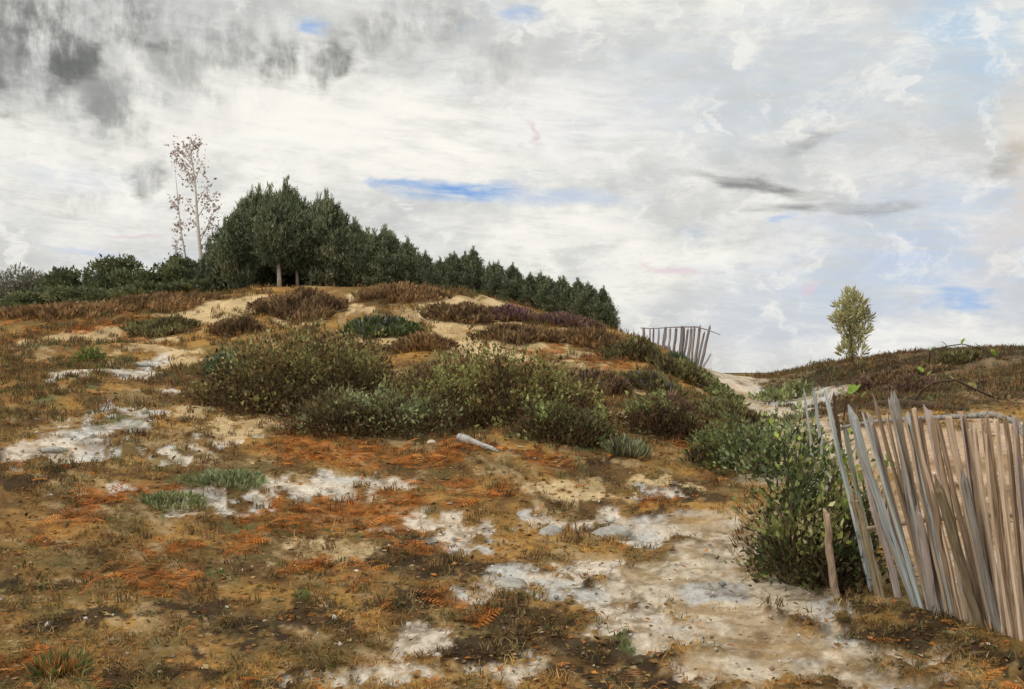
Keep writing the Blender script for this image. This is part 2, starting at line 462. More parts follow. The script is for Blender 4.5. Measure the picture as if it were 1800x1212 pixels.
def ground_colour(x, y, m=None):
    if m is None:
        m = masks(x, y)
    s = np.clip(y, 4, 40)
    q = lg(y)
    n1 = fbm(x / s * 14 + q * 3, q * 9, 51, 4, 0.6)
    n2 = fbm(x / s * 42 + q * 9, q * 24, 57, 4, 0.65)
    n3 = fbm(x / s * 150 - q * 10, q * 70, 61, 3, 0.7)
    c = np.zeros((len(x), 3)) + np.array((0.285, 0.162, 0.055))
    c = mix3(c, (0.125, 0.074, 0.03), sstep(0.50, 0.32, n1) * 0.8)
    c = mix3(c, (0.47, 0.265, 0.078), sstep(0.49, 0.65, n1) * 0.8)
    c = mix3(c, (0.48, 0.345, 0.185), sstep(0.54, 0.69, n2) * 0.8)
    c = mix3(c, (0.075, 0.048, 0.027), sstep(0.42, 0.27, n2) * 0.6)
    c = mix3(c, (0.19, 0.145, 0.055), sstep(0.53, 0.67, fbm(x / s * 26, q * 14, 71, 4)) * 0.6)
    c = mix3(c, (0.20, 0.145, 0.09), m["bank"] * 0.7)
    c = mix3(c, (0.045, 0.030, 0.018), m["dark"] * 0.85)
    c = mix3(c, (0.66, 0.49, 0.27), m["yellow"] * (0.6 + 0.45 * sstep(0.35, 0.6, n2)))
    c = mix3(c, (0.15, 0.165, 0.07), m["green"] * 0.75)
    c = mix3(c, (0.42, 0.15, 0.035), m["orange"] * (0.2 + 0.6 * sstep(0.42, 0.6, n3)))
    sandc = np.array((0.74, 0.65, 0.54)) * (0.74 + 0.5 * n2[:, None])
    grey = np.array((0.58, 0.60, 0.60)) * (0.8 + 0.4 * n3[:, None])
    g = sstep(0.50, 0.66, fbm(x / s * 15, q * 10, 83, 3))[:, None] * 0.7
    sandc = sandc * (1 - g) + grey * g
    f = m["sand"] * (0.35 + 0.6 * sstep(0.34, 0.56, 0.5 * n3 + 0.5 * n2))
    c = c * (1 - f[:, None]) + sandc * f[:, None]
    pathc = np.array((0.68, 0.575, 0.44)) * (0.72 + 0.52 * n2[:, None])
    tn = sstep(0.47, 0.62, fbm(x / s * 24 + q * 6, q * 12, 97, 4))[:, None] * 0.75
    pathc = pathc * (1 - tn) + np.array((0.44, 0.32, 0.19)) * (0.75 + 0.5 * n2[:, None]) * tn
    pathc = pathc * (1 - g * 0.8) + np.array((0.53, 0.57, 0.60)) * (0.8 + 0.4 * n3[:, None]) * g * 0.8
    warm = sstep(0.30, 0.36, x / np.maximum(y, 1))[:, None] * sstep(6.5, 8, y)[:, None]
    pathc = pathc * (1 - warm) + np.array((0.60, 0.43, 0.29)) * (0.75 + 0.45 * n2[:, None]) * warm
    sk = fbm(x / s * 20 + q * 7, q * 22, 111, 4, 0.6)
    f = m["path"] * (0.35 + 0.65 * sstep(0.40, 0.56, 0.25 * n3 + 0.75 * sk + 0.12 * (y > 12)))
    c = c * (1 - f[:, None]) + pathc * f[:, None]
    c *= (0.82 + 0.36 * n3)[:, None]
    far = sstep(60, 110, y)
    c = mix3(c, (0.085, 0.075, 0.055), far)
    return c


# ------------------------------------------------------------------ mesh helpers
def mesh_np(name, V, Fc, col=None, smooth=False):
    V = np.asarray(V, np.float32); Fc = np.asarray(Fc, np.int32)
    k = Fc.shape[1]
    me = bpy.data.meshes.new(name)
    me.vertices.add(len(V)); me.vertices.foreach_set("co", V.ravel())
    me.loops.add(Fc.size); me.loops.foreach_set("vertex_index", Fc.ravel())
    me.polygons.add(len(Fc))
    me.polygons.foreach_set("loop_start", np.arange(0, Fc.size, k, dtype=np.int32))
    me.polygons.foreach_set("loop_total", np.full(len(Fc), k, np.int32))
    if smooth:
        me.polygons.foreach_set("use_smooth", np.ones(len(Fc), bool))
    if col is not None:
        at_ = me.color_attributes.new("Col", "FLOAT_COLOR", "POINT")
        c4 = np.ones((len(V), 4), np.float32); c4[:, :3] = col
        at_.data.foreach_set("color", c4.ravel())
    me.update(calc_edges=True)
    return me


def obj(name, me, mat, parent=None):
    o = bpy.data.objects.new(name, me)
    if mat is not None and len(me.materials) == 0:
        me.materials.append(mat)
    COL.objects.link(o)
    if parent is not None:
        o.parent = parent
    return o


def thing(name, label, cat, loc=(0, 0, 0), group=None):
    o = bpy.data.objects.new(name, None)
    o.empty_display_size = 0.1
    COL.objects.link(o)
    o.location = loc
    o["label"] = label; o["category"] = cat
    if group:
        o["group"] = group
    return o


def stuff(o):
    o["kind"] = "stuff"
    return o


def instance_np(T, TF, pos, rot, scale):
    """T: (n,3) template, TF: faces; pos (m,3), rot (m,3,3), scale (m,) or (m,3)"""
    m = len(pos); n = len(T)
    sc = scale if scale.ndim == 2 else np.repeat(scale[:, None], 3, 1)
    P = T[None, :, :] * sc[:, None, :]
    V = np.einsum("mij,mnj->mni", rot, P) + pos[:, None, :]
    Fc = TF[None] + (np.arange(m) * n)[:, None, None]
    return V.reshape(-1, 3), Fc.reshape(-1, TF.shape[1])


def rotz(a):
    R = np.zeros((len(a), 3, 3)); c = np.cos(a); s = np.sin(a)
    R[:, 0, 0] = c; R[:, 0, 1] = -s; R[:, 1, 0] = s; R[:, 1, 1] = c; R[:, 2, 2] = 1
    return R


def frames(d, spin=None):
    """rotation matrices whose local Y is direction d (m,3), spun about it"""
    d = d / (np.linalg.norm(d, axis=1, keepdims=True) + 1e-9)
    h = np.where(np.abs(d[:, 2:3]) > 0.95, np.array([[1.0, 0, 0]]), np.array([[0, 0, 1.0]]))
    x = np.cross(d, h); x /= np.linalg.norm(x, axis=1, keepdims=True) + 1e-9
    z = np.cross(x, d)
    if spin is not None:
        c = np.cos(spin)[:, None]; s = np.sin(spin)[:, None]
        x, z = x * c + z * s, z * c - x * s
    return np.stack([x, d, z], axis=2)


def unit(n, rng):
    v = rng.normal(size=(n, 3))
    return v / np.linalg.norm(v, axis=1, keepdims=True)


LEAF = np.array([[0, 0, 0], [0.30, 0.42, 0.07], [0, 0.5, -0.03], [-0.30, 0.42, 0.07], [0, 1.0, -0.06]])
LEAF_F = np.array([[0, 1, 2], [0, 2, 3], [1, 4, 2], [2, 4, 3]])
SLIM = np.array([[0, 0, 0], [0.13, 0.45, 0.03], [0, 1, -0.04], [-0.13, 0.45, 0.03]])
SLIM_F = np.array([[0, 1, 2], [0, 2, 3]])
NEEDLE = np.array([[-0.07, 0, 0], [0.07, 0, 0], [0.03, 0.6, 0.03], [0, 1, 0.0]])
NEEDLE_F = np.array([[0, 1, 2], [0, 2, 3]])


def leaf_mesh(name, pos, dirs, size, cols, rng, kind="leaf"):
    T, TF = {"leaf": (LEAF, LEAF_F), "slim": (SLIM, SLIM_F), "needle": (NEEDLE, NEEDLE_F)}[kind]
    R = frames(dirs, rng.uniform(0, 6.28, len(pos)))
    V, Fc = instance_np(T, TF, pos, R, size)
    return mesh_np(name, V, Fc, np.repeat(cols, len(T), 0))


def tube(pts, radii, sides=7, rng=None, rough=0.0, cap=True):
    """tapered tube through points"""
    pts = np.asarray(pts, float); n = len(pts)
    V = []; Fc = []
    for i in range(n):
        d = pts[min(i + 1, n - 1)] - pts[max(i - 1, 0)]
        d /= np.linalg.norm(d) + 1e-9
        h = np.array([1.0, 0, 0]) if abs(d[0]) < 0.8 else np.array([0, 1.0, 0])
        a = np.cross(d, h); a /= np.linalg.norm(a); b = np.cross(d, a)
        for k in range(sides):
            t = 2 * math.pi * k / sides
            r = radii[i] * (1 + (rng.uniform(-rough, rough) if rng is not None else 0))
            V.append(pts[i] + (a * math.cos(t) + b * math.sin(t)) * r)
    for i in range(n - 1):
        for k in range(sides):
            k2 = (k + 1) % sides
            Fc.append((i * sides + k, i * sides + k2, (i + 1) * sides + k2, (i + 1) * sides + k))
    V = list(V)
    if cap:
        V.append(pts[-1] + (pts[-1] - pts[-2]) * 0.02); t = len(V) - 1
        for k in range(sides):
            Fc.append(((n - 1) * sides + k, (n - 1) * sides + (k + 1) % sides, t, t))
        V.append(pts[0]); t = len(V) - 1
        for k in range(sides):
            Fc.append(((k + 1) % sides, k, t, t))
    return V, Fc


class MB:
    def __init__(s):
        s.V = []; s.F = []

    def add(s, VF):
        V, Fc = VF
        n = len(s.V)
        s.V.extend([tuple(v) for v in V])
        for f in Fc:
            f = [i + n for i in f]
            if len(f) == 4 and f[2] == f[3]:
                f = f[:3]
            s.F.append(f)

    def mesh(s, name, smooth=True):
        me = bpy.data.meshes.new(name)
        me.from_pydata(s.V, [], s.F)
        if smooth:
            me.polygons.foreach_set("use_smooth", np.ones(len(me.polygons), bool))
        me.update()
        return me


# ------------------------------------------------------------------ materials
def new_mat(name):
    m = bpy.data.materials.new(name)
    m.use_nodes = True
    for n in list(m.node_tree.nodes):
        m.node_tree.nodes.remove(n)
    return m, NB(m.node_tree)


def foliage_mat(name, trans=0.25, rough=0.55, spec=0.3, vary=0.35):
    m, B = new_mat(name)
    ca = B.n("ShaderNodeVertexColor"); ca.layer_name = "Col"
    geo = B.n("ShaderNodeNewGeometry")
    rnd = B.map(geo.outputs["Random Per Island"], 0, 1, 1 - vary, 1 + vary, smooth=False)
    mul = B.n("ShaderNodeVectorMath", operation="SCALE")
    B.link(ca.outputs[0], mul.inputs[0]); B.link(rnd, mul.inputs["Scale"])
    p = B.n("ShaderNodeBsdfPrincipled")
    B.link(mul.outputs[0], p.inputs["Base Color"])
    p.inputs["Roughness"].default_value = rough
    p.inputs["Specular IOR Level"].default_value = spec
    out = B.n("ShaderNodeOutputMaterial")
    if trans > 0:
        t = B.n("ShaderNodeBsdfTranslucent"); B.link(mul.outputs[0], t.inputs[0])
        mx = B.n("ShaderNodeMixShader"); mx.inputs[0].default_value = trans
        B.link(p.outputs[0], mx.inputs[1]); B.link(t.outputs[0], mx.inputs[2])
        B.link(mx.outputs[0], out.inputs[0])
    else:
        B.link(p.outputs[0], out.inputs[0])
    return m


def wood_mat(name, c1, c2, c3, scale=(60, 60, 3.0), bump=0.4, rough=0.85):
    m, B = new_mat(name)
    tc = B.n("ShaderNodeTexCoord")
    oi = B.n("ShaderNodeObjectInfo")
    off = B.n("ShaderNodeVectorMath", operation="ADD")
    B.link(tc.outputs["Object"], off.inputs[0])
    cx = B.n("ShaderNodeCombineXYZ"); B.link(B.math("MULTIPLY", oi.outputs["Random"], 37.0), cx.inputs[2])
    B.link(cx.outputs[0], off.inputs[1])
    g = B.noise(B.mapping(off.outputs[0], scale), 1.0, 5, 0.65, 0.3).outputs[0]
    b = B.noise(B.mapping(off.outputs[0], (7, 7, 2.2)), 1.0, 4, 0.6).outputs[0]
    c = B.mix(B.map(g, 0.32, 0.66), c1, c2)
    c = B.mix(B.math("MULTIPLY", B.map(b, 0.50, 0.68), 0.75), c, c3)
    c = B.mix(B.map(g, 0.40, 0.30), c, (c1[0] * 0.25, c1[1] * 0.25, c1[2] * 0.25))
    k = B.map(oi.outputs["Random"], 0, 1, 0.75, 1.2, smooth=False)
    sc = B.n("ShaderNodeVectorMath", operation="SCALE"); B.link(c, sc.inputs[0]); B.link(k, sc.inputs["Scale"])
    p = B.n("ShaderNodeBsdfPrincipled"); B.link(sc.outputs[0], p.inputs["Base Color"])
    p.inputs["Roughness"].default_value = rough
    p.inputs["Specular IOR Level"].default_value = 0.25
    bp = B.n("ShaderNodeBump"); bp.inputs["Strength"].default_value = bump; bp.inputs["Distance"].default_value = 0.01
    B.link(g, bp.inputs["Height"]); B.link(bp.outputs[0], p.inputs["Normal"])
    out = B.n("ShaderNodeOutputMaterial"); B.link(p.outputs[0], out.inputs[0])
    return m


def ground_mat():
    m, B = new_mat("heath_ground")
    ca = B.n("ShaderNodeVertexColor"); ca.layer_name = "Col"
    tc = B.n("ShaderNodeTexCoord")
    P = tc.outputs["Object"]
    n1 = B.noise(B.mapping(P, (1, 0.6, 1)), 34.0, 6, 0.7).outputs[0]
    n2 = B.noise(P, 190.0, 4, 0.7).outputs[0]
    n3 = B.noise(B.mapping(P, (1, 0.45, 1), rot=(0, 0, 0.4)), 9.0, 5, 0.65, 0.6).outputs[0]
    k = B.math("MULTIPLY", B.map(n1, 0.28, 0.7, 0.74, 1.26, False), B.map(n2, 0.3, 0.7, 0.84, 1.16, False))
    k = B.math("MULTIPLY", k, B.map(n3, 0.3, 0.7, 0.82, 1.18, False))
    sc = B.n("ShaderNodeVectorMath", operation="SCALE"); B.link(ca.outputs[0], sc.inputs[0]); B.link(k, sc.inputs["Scale"])
    p = B.n("ShaderNodeBsdfPrincipled"); B.link(sc.outputs[0], p.inputs["Base Color"])
    p.inputs["Roughness"].default_value = 0.95
    p.inputs["Specular IOR Level"].default_value = 0.1
    bp = B.n("ShaderNodeBump"); bp.inputs["Strength"].default_value = 0.55; bp.inputs["Distance"].default_value = 0.05
    B.link(B.math("ADD", n1, B.math("MULTIPLY", n2, 0.3)), bp.inputs["Height"])
    B.link(bp.outputs[0], p.inputs["Normal"])
    out = B.n("ShaderNodeOutputMaterial"); B.link(p.outputs[0], out.inputs[0])
    return m


def stone_mat(name, c1, c2):
    m, B = new_mat(name)
    tc = B.n("ShaderNodeTexCoord")
    n1 = B.noise(tc.outputs["Object"], 9.0, 6, 0.65).outputs[0]
    n2 = B.noise(tc.outputs["Object"], 70.0, 4, 0.7).outputs[0]
    c = B.mix(B.map(n1, 0.35, 0.66), c1, c2)
    c = B.mix(B.math("MULTIPLY", B.map(n2, 0.52, 0.7), 0.55), c, (c1[0] * 0.35, c1[1] * 0.35, c1[2] * 0.3))
    p = B.n("ShaderNodeBsdfPrincipled"); B.link(c, p.inputs["Base Color"]); p.inputs["Roughness"].default_value = 0.9
    bp = B.n("ShaderNodeBump"); bp.inputs["Strength"].default_value = 0.5; bp.inputs["Distance"].default_value = 0.02
    B.link(B.math("ADD", n1, n2), bp.inputs["Height"]); B.link(bp.outputs[0], p.inputs["Normal"])
    out = B.n("ShaderNodeOutputMaterial"); B.link(p.outputs[0], out.inputs[0])
    return m


M_GROUND = ground_mat()
M_LEAF = foliage_mat("broad_leaves", 0.28, 0.55, 0.16, 0.45)
M_NEEDLE = foliage_mat("pine_needles", 0.15, 0.7, 0.06, 0.55)
M_BRAMBLE = foliage_mat("bramble_leaves", 0.2, 0.4, 0.35, 0.45)
M_DRY = foliage_mat("dry_growth", 0.22, 0.85, 0.05, 0.4)
M_BARK = wood_mat("pine_bark", (0.10, 0.075, 0.05), (0.24, 0.19, 0.13), (0.15, 0.11, 0.075), (30, 30, 5))
M_PALEBARK = wood_mat("pale_bark", (0.36, 0.31, 0.24), (0.56, 0.50, 0.42), (0.22, 0.18, 0.14), (20, 20, 8))
M_TWIG = wood_mat("twig_bark", (0.05, 0.033, 0.022), (0.12, 0.08, 0.05), (0.08, 0.05, 0.03), (40, 40, 9))
W_BLUE = wood_mat("weathered_blue_grey_wood", (0.30, 0.33, 0.34), (0.60, 0.64, 0.64), (0.46, 0.47, 0.40), (70, 70, 2.4), 1.0)
W_GREY = wood_mat("weathered_grey_wood", (0.25, 0.23, 0.21), (0.52, 0.49, 0.45), (0.40, 0.33, 0.26), (70, 70, 2.4), 1.0)
W_BROWN = wood_mat("weathered_brown_wood", (0.24, 0.165, 0.11), (0.50, 0.37, 0.26), (0.38, 0.30, 0.22), (70, 70, 2.4), 1.0)
W_BEIGE = wood_mat("split_beige_wood", (0.42, 0.31, 0.215), (0.70, 0.55, 0.41), (0.52, 0.44, 0.36), (70, 70, 2.4), 1.0)
W_PINK = wood_mat("pinkish_grey_wood", (0.36, 0.29, 0.265), (0.62, 0.52, 0.48), (0.46, 0.44, 0.40), (70, 70, 2.4), 1.0)
W_GREEN = wood_mat("mossy_grey_wood", (0.14, 0.15, 0.10), (0.34, 0.36, 0.28), (0.40, 0.42, 0.38), (70, 70, 2.4), 1.0)
W_OLIVE = wood_mat("lichened_brown_wood", (0.18, 0.14, 0.085), (0.38, 0.31, 0.20), (0.32, 0.29, 0.21), (70, 70, 2.4), 1.0)
W_FAR = wood_mat("mauve_grey_wood", (0.20, 0.17, 0.17), (0.38, 0.33, 0.33), (0.42, 0.38, 0.36), (30, 30, 2), 0.4)
M_STONE = stone_mat("pale_stone", (0.34, 0.33, 0.30), (0.56, 0.53, 0.47))


# ------------------------------------------------------------------ the ground
def build_ground():
    us = np.concatenate([np.linspace(-6, -0.85, 26)[:-1], np.linspace(-0.85, -0.56, 24)[:-1], np.linspace(-0.56, 0.56, 460), np.linspace(0.56, 0.85, 24)[1:], np.linspace(0.85, 6, 26)[1:]])
    ys = np.concatenate([np.linspace(-60, 0, 16)[:-1], np.linspace(0, 3.6, 30)[:-1], np.exp(np.linspace(math.log(3.6), math.log(60), 420))[:-1],
                         np.exp(np.linspace(math.log(60), math.log(9000), 46))])
    Y, U = np.meshgrid(ys, us, indexing="ij")
    X = U * np.maximum(Y, 3.6)
    x = X.ravel(); y = Y.ravel()
    z = height(x, y)
    m = masks(x, y)
    # sand lies a little lower and smoother, dark tussocks a little higher
    z -= 0.02 * m["path"] + 0.015 * m["sand"]
    col = ground_colour(x, y, m)
    nr, nc = Y.shape
    idx = np.arange(nr * nc).reshape(nr, nc)
    Q = np.stack([idx[:-1, :-1], idx[:-1, 1:], idx[1:, 1:], idx[1:, :-1]], -1).reshape(-1, 4)
    V = np.stack([x, y, z], 1)
    pm = (m["path"] > 0.5)[Q].sum(1) >= 2
    pm &= (np.abs(y[Q[:, 0]]) < 60)
    for name, sel in (("ground", ~pm), ("path", pm)):
        q = Q[sel]
        used, inv = np.unique(q, return_inverse=True)
        me = mesh_np(name, V[used], inv.reshape(-1, 4), col[used], True)
        o = obj(name, me, M_GROUND)
        o["kind"] = "structure"


build_ground()


# ------------------------------------------------------------------ ground cover (nobody could count it)
def grass_template(rng, blades, h, spread, w, bend=0.5):
    V = []; Fc = []
    for i in range(blades):
        a = rng.uniform(0, 6.28); r = spread * math.sqrt(rng.uniform(0, 1)) * 0.6
        p = np.array([math.cos(a) * r, math.sin(a) * r, -0.015])
        b = rng.uniform(0, 6.28); k = rng.uniform(0.15, 1) * bend
        hh = h * rng.uniform(0.5, 1.1)
        out = np.array([math.cos(b), math.sin(b), 0])
        side = np.array([-math.sin(b), math.cos(b), 0]) * w * 0.5
        flat = 1.0 / (1.0 + 0.55 * k * k)
        mid = p + np.array([0, 0, hh * 0.6 * flat]) + out * hh * 0.3 * k
        tip = p + np.array([0, 0, hh * flat * 0.85]) + out * hh * 0.75 * k
        n = len(V)
        V += [p - side, p + side, mid + side * 0.8, mid - side * 0.8, tip]
        Fc += [(n, n + 1, n + 2), (n, n + 2, n + 3), (n + 3, n + 2, n + 4)]
    return np.array(V), np.array(Fc)


def frond_template(rng, pairs=8):
    V = []; Fc = []
    L = 1.0
    pts = [np.array([0, t * L, 0.28 * math.sin(t * 2.4) + 0.04]) for t in np.linspace(0, 1, pairs + 1)]
    for i, p in enumerate(pts[1:]):
        t = (i + 1) / pairs
        ln = 0.34 * math.sin(math.pi * (0.18 + 0.80 * t)) + 0.03
        for s in (-1, 1):
            d = np.array([s * 0.9, 0.45, -0.18 + rng.uniform(-0.15, 0.15)]); d /= np.linalg.norm(d)
            q = np.array([-d[1], d[0], 0.0]) * 0.035 * s
            n = len(V)
            V += [p, p + d * ln * 0.45 + q, p + d * ln, p + d * ln * 0.45 - q]
            Fc += [(n, n + 1, n + 2), (n, n + 2, n + 3)]
    n = len(V)
    for i, p in enumerate(pts):
        V += [p + np.array([-0.012, 0, 0]), p + np.array([0.012, 0, 0])]
    for i in range(len(pts) - 1):
        a = n + 2 * i
        Fc += [(a, a + 1, a + 3), (a, a + 3, a + 2)]
    return np.array(V), np.array(Fc)


def field(n, rng, d0=3.9, d1=36.0, umax=0.70):
    """random spots on the heath, evenly dense as the eye sees them"""
    t = rng.uniform(0, 1, n)
    d = d0 * (d1 / d0) ** t
    a = rng.uniform(-umax, umax, n)
    return a * d, d


def scatter(name, label, cat, templates, x, y, scale, cols, mat, rng, tilt=0.25, zoff=0.0, squash=None):
    Vs = []; Fs = []; Cs = []; n0 = 0
    z = height(x, y) + zoff
    pick = rng.integers(0, len(templates), len(x))
    for k, (T, TF) in enumerate(templates):
        s = pick == k
        if not s.any():
            continue
        m = int(s.sum())
        R = rotz(rng.uniform(0, 6.28, m))
        up = np.array([[0, 0, 1.0]]) + rng.normal(size=(m, 3)) * tilt * np.array([1, 1, 0])
        f = frames(up)                       # local Y -> up; reorder so that Z -> up
        f = np.stack([f[:, :, 0], -f[:, :, 2], f[:, :, 1]], axis=2)
        R = f @ R
        sc = np.repeat(scale[s][:, None], 3, 1)
        if squash is not None:
            sc = sc * squash[s]
        V, Fc = instance_np(T, TF, np.stack([x[s], y[s], z[s]], 1), R, sc)
        Vs.append(V); Fs.append(Fc + n0); Cs.append(np.repeat(cols[s], len(T), 0)); n0 += len(V)
    me = mesh_np(name, np.concatenate(Vs), np.concatenate(Fs), np.concatenate(Cs))
    o = obj(name, me, mat)
    o["label"] = label; o["category"] = cat; stuff(o)
    return o


def jitter(c, rng, k=0.25):
    return np.clip(c * (1 + rng.uniform(-k, k, (len(c), 1))) * (1 + rng.uniform(-0.08, 0.08, c.shape)), 0, 1)


def ground_cover():
    rng = np.random.default_rng(3)
    # dry grass
    T = [grass_template(rng, 10, 0.95, 1.2, 0.085, 2.3) for _ in range(6)]
    x, y = field(60000, rng)
    m = masks(x, y)
    dens = 0.52 * (1 - 0.93 * m["sand"]) * (1 - 0.985 * m["path"]) * (1 - 0.75 * m["yellow"])
    dens *= 0.12 + 0.88 * sstep(0.40, 0.60, fbm(x / y * 26, np.log(y) * 16, 101, 3))
    k = rng.uniform(0, 1, len(x)) < dens
    x = x[k]; y = y[k]; m = {q: v[k] for q, v in m.items()}
    c = ground_colour(x, y, m)
    c = np.minimum(c, np.array((0.42, 0.26, 0.10)))
    straw = np.array((0.33, 0.23, 0.11)); r = rng.uniform(0, 1, len(x))
    c = np.where((r < 0.22)[:, None], straw * rng.uniform(0.6, 1.15, (len(x), 1)), c * 1.2)
    c = np.where(((r > 0.86) & (m["orange"] < 0.3))[:, None], np.array((0.15, 0.15, 0.06)), c)
    c = np.where((m["green"] > 0.4)[:, None], np.array((0.13, 0.17, 0.055)), c)
    sc = (0.030 + 0.0042 * y) * rng.uniform(0.6, 1.5, len(x))
    scatter("dry_grass", "short dry brown and straw coloured grass covering the heath", "grass", T, x, y, sc, jitter(c, rng, 0.3), M_DRY, rng, 0.3)

    # low heather twigs between
    T = [grass_template(rng, 16, 1.0, 1.3, 0.09, 0.7) for _ in range(5)]
    x, y = field(28000, rng, 6, 36)
    m = masks(x, y)
    a = x / y
    dens = sstep(0.38, 0.54, fbm(x / y * 18, np.log(y) * 11, 131, 3)) * (1 - m["sand"]) * (1 - m["path"]) * (1 - 0.8 * m["yellow"]) * (0.08 + 0.92 * sstep(11, 18, y))
    k = rng.uniform(0, 1, len(x)) < dens
    x = x[k]; y = y[k]; m = {q: v[k] for q, v in m.items()}
    pal = np.array([(0.17, 0.11, 0.06), (0.23, 0.14, 0.066), (0.16, 0.13, 0.065), (0.29, 0.18, 0.08), (0.17, 0.165, 0.075)])
    c = pal[rng.integers(0, 5, len(x))]
    sc = (0.045 + 0.0048 * y) * rng.uniform(0.6, 1.4, len(x))
    scatter("low_heather", "low brown heather twigs covering the dune between the clumps", "heather", T, x, y, sc, jitter(c, rng, 0.3), M_DRY, rng, 0.25)

    # fallen orange bracken
    T = [frond_template(rng, 8) for _ in range(4)]
    x, y = field(30000, rng, 3.9, 34)
    m = masks(x, y)
    p = m["orange"] * (1 - 0.8 * m["sand"]) * 0.9 + 0.015 * (1 - m["sand"]) * (1 - m["path"]) * (y < 16)
    k = rng.uniform(0, 1, len(x)) < p
    x = x[k]; y = y[k]
    pal = np.array([(0.56, 0.19, 0.04), (0.46, 0.17, 0.045), (0.40, 0.18, 0.06), (0.60, 0.25, 0.07), (0.30, 0.14, 0.05)])
    c = pal[rng.integers(0, 5, len(x))]
    sc = (0.10 + 0.0085 * y) * rng.uniform(0.6, 1.3, len(x))
    sq = np.stack([np.ones(len(x)), np.ones(len(x)), np.full(len(x), 0.55)], 1)
    scatter("dead_bracken", "orange dead bracken fronds lying in drifts over the brown ground", "bracken", T, x, y, sc, jitter(c, rng, 0.35), M_DRY, rng, 0.22, 0.0, sq)

    # leaf litter and flakes: flat bits of many colours
    x, y = field(34000, rng, 3.9, 24)
    m = masks(x, y)
    p = 0.55 - 0.50 * m["path"] - 0.40 * m["sand"]
    k = rng.uniform(0, 1, len(x)) < p
    x = x[k]; y = y[k]
    pal = np.array([(0.33, 0.19, 0.075), (0.22, 0.125, 0.05), (0.40, 0.28, 0.15), (0.11, 0.07, 0.04), (0.48, 0.18, 0.045), (0.18, 0.17, 0.07), (0.6, 0.52, 0.42)])
    c = pal[rng.choice(7, len(x), p=[.26, .26, .18, .12, .10, .06, .02])]
    z = height(x, y) + 0.008
    n = len(x)
    d = np.stack([rng.normal(size=n), rng.normal(size=n), rng.normal(size=n) * 0.22], 1)
    sp = rng.normal(size=n) * 0.35
    R = frames(d, sp)
    V, Fc = instance_np(LEAF, LEAF_F, np.stack([x, y, z], 1), R, (0.016 + 0.0036 * y) * rng.uniform(0.5, 1.5, n))
    o = obj("leaf_litter", mesh_np("leaf_litter", V, Fc, np.repeat(jitter(c, rng), 5, 0)), M_DRY)
    o["label"] = "brown and tan leaf litter strewn over the near ground"; o["category"] = "leaf litter"; stuff(o)

    # gravel on sand
    T = []
    for _ in range(4):
        V = np.array([(0, 0, 0.45), (0.5, 0, 0.1), (0.1, 0.5, 0.12), (-0.45, 0.1, 0.1), (-0.1, -0.5, 0.12), (0, 0, -0.3)]) * rng.uniform(0.75, 1.25, (6, 1))
        T.append((V, np.array([(0, 1, 2), (0, 2, 3), (0, 3, 4), (0, 4, 1), (5, 2, 1), (5, 3, 2), (5, 4, 3), (5, 1, 4)])))
    x, y = field(16000, rng, 3.9, 20)
    m = masks(x, y)
    k = rng.uniform(0, 1, len(x)) < (0.02 + 0.25 * m["sand"] + 0.16 * m["path"])
    x = x[k]; y = y[k]
    pal = np.array([(0.58, 0.52, 0.44), (0.48, 0.47, 0.46), (0.42, 0.34, 0.25), (0.66, 0.60, 0.52)])
    c = pal[rng.integers(0, 4, len(x))]
    sc = (0.006 + 0.0022 * y) * np.exp(rng.normal(size=len(x)) * 0.45)
    scatter("gravel", "small pale stones and gravel strewn over the sandy patches", "gravel", T, x, y, sc, jitter(c, rng), M_DRY, rng, 0.2)

    # heath of the right-hand bank and crest
    T = [grass_template(rng, 16, 1.0, 1.2, 0.09, 0.8) for _ in range(5)]
    n = 9000
    d = rng.uniform(17, 40, n); a = rng.uniform(0.25, 0.6, n)
    x = a * d; y = d
    m = masks(x, y)
    k = rng.uniform(0, 1, n) < m["bank"] * (0.25 + 0.75 * sstep(0.4, 0.6, fbm(x / 1.2, y / 2.0, 141, 3)))
    x = x[k]; y = y[k]
    pal = np.array([(0.14, 0.09, 0.05), (0.20, 0.135, 0.075), (0.10, 0.07, 0.045), (0.13, 0.15, 0.10), (0.25, 0.17, 0.10)])
    c = pal[rng.integers(0, 5, len(x))]
    sc = rng.uniform(0.06, 0.17, len(x))
    scatter("bank_heath", "dark brown heath and dull green grass covering the right bank", "heather", T, x, y, sc, jitter(c, rng, 0.3), M_DRY, rng, 0.3)


ground_cover()


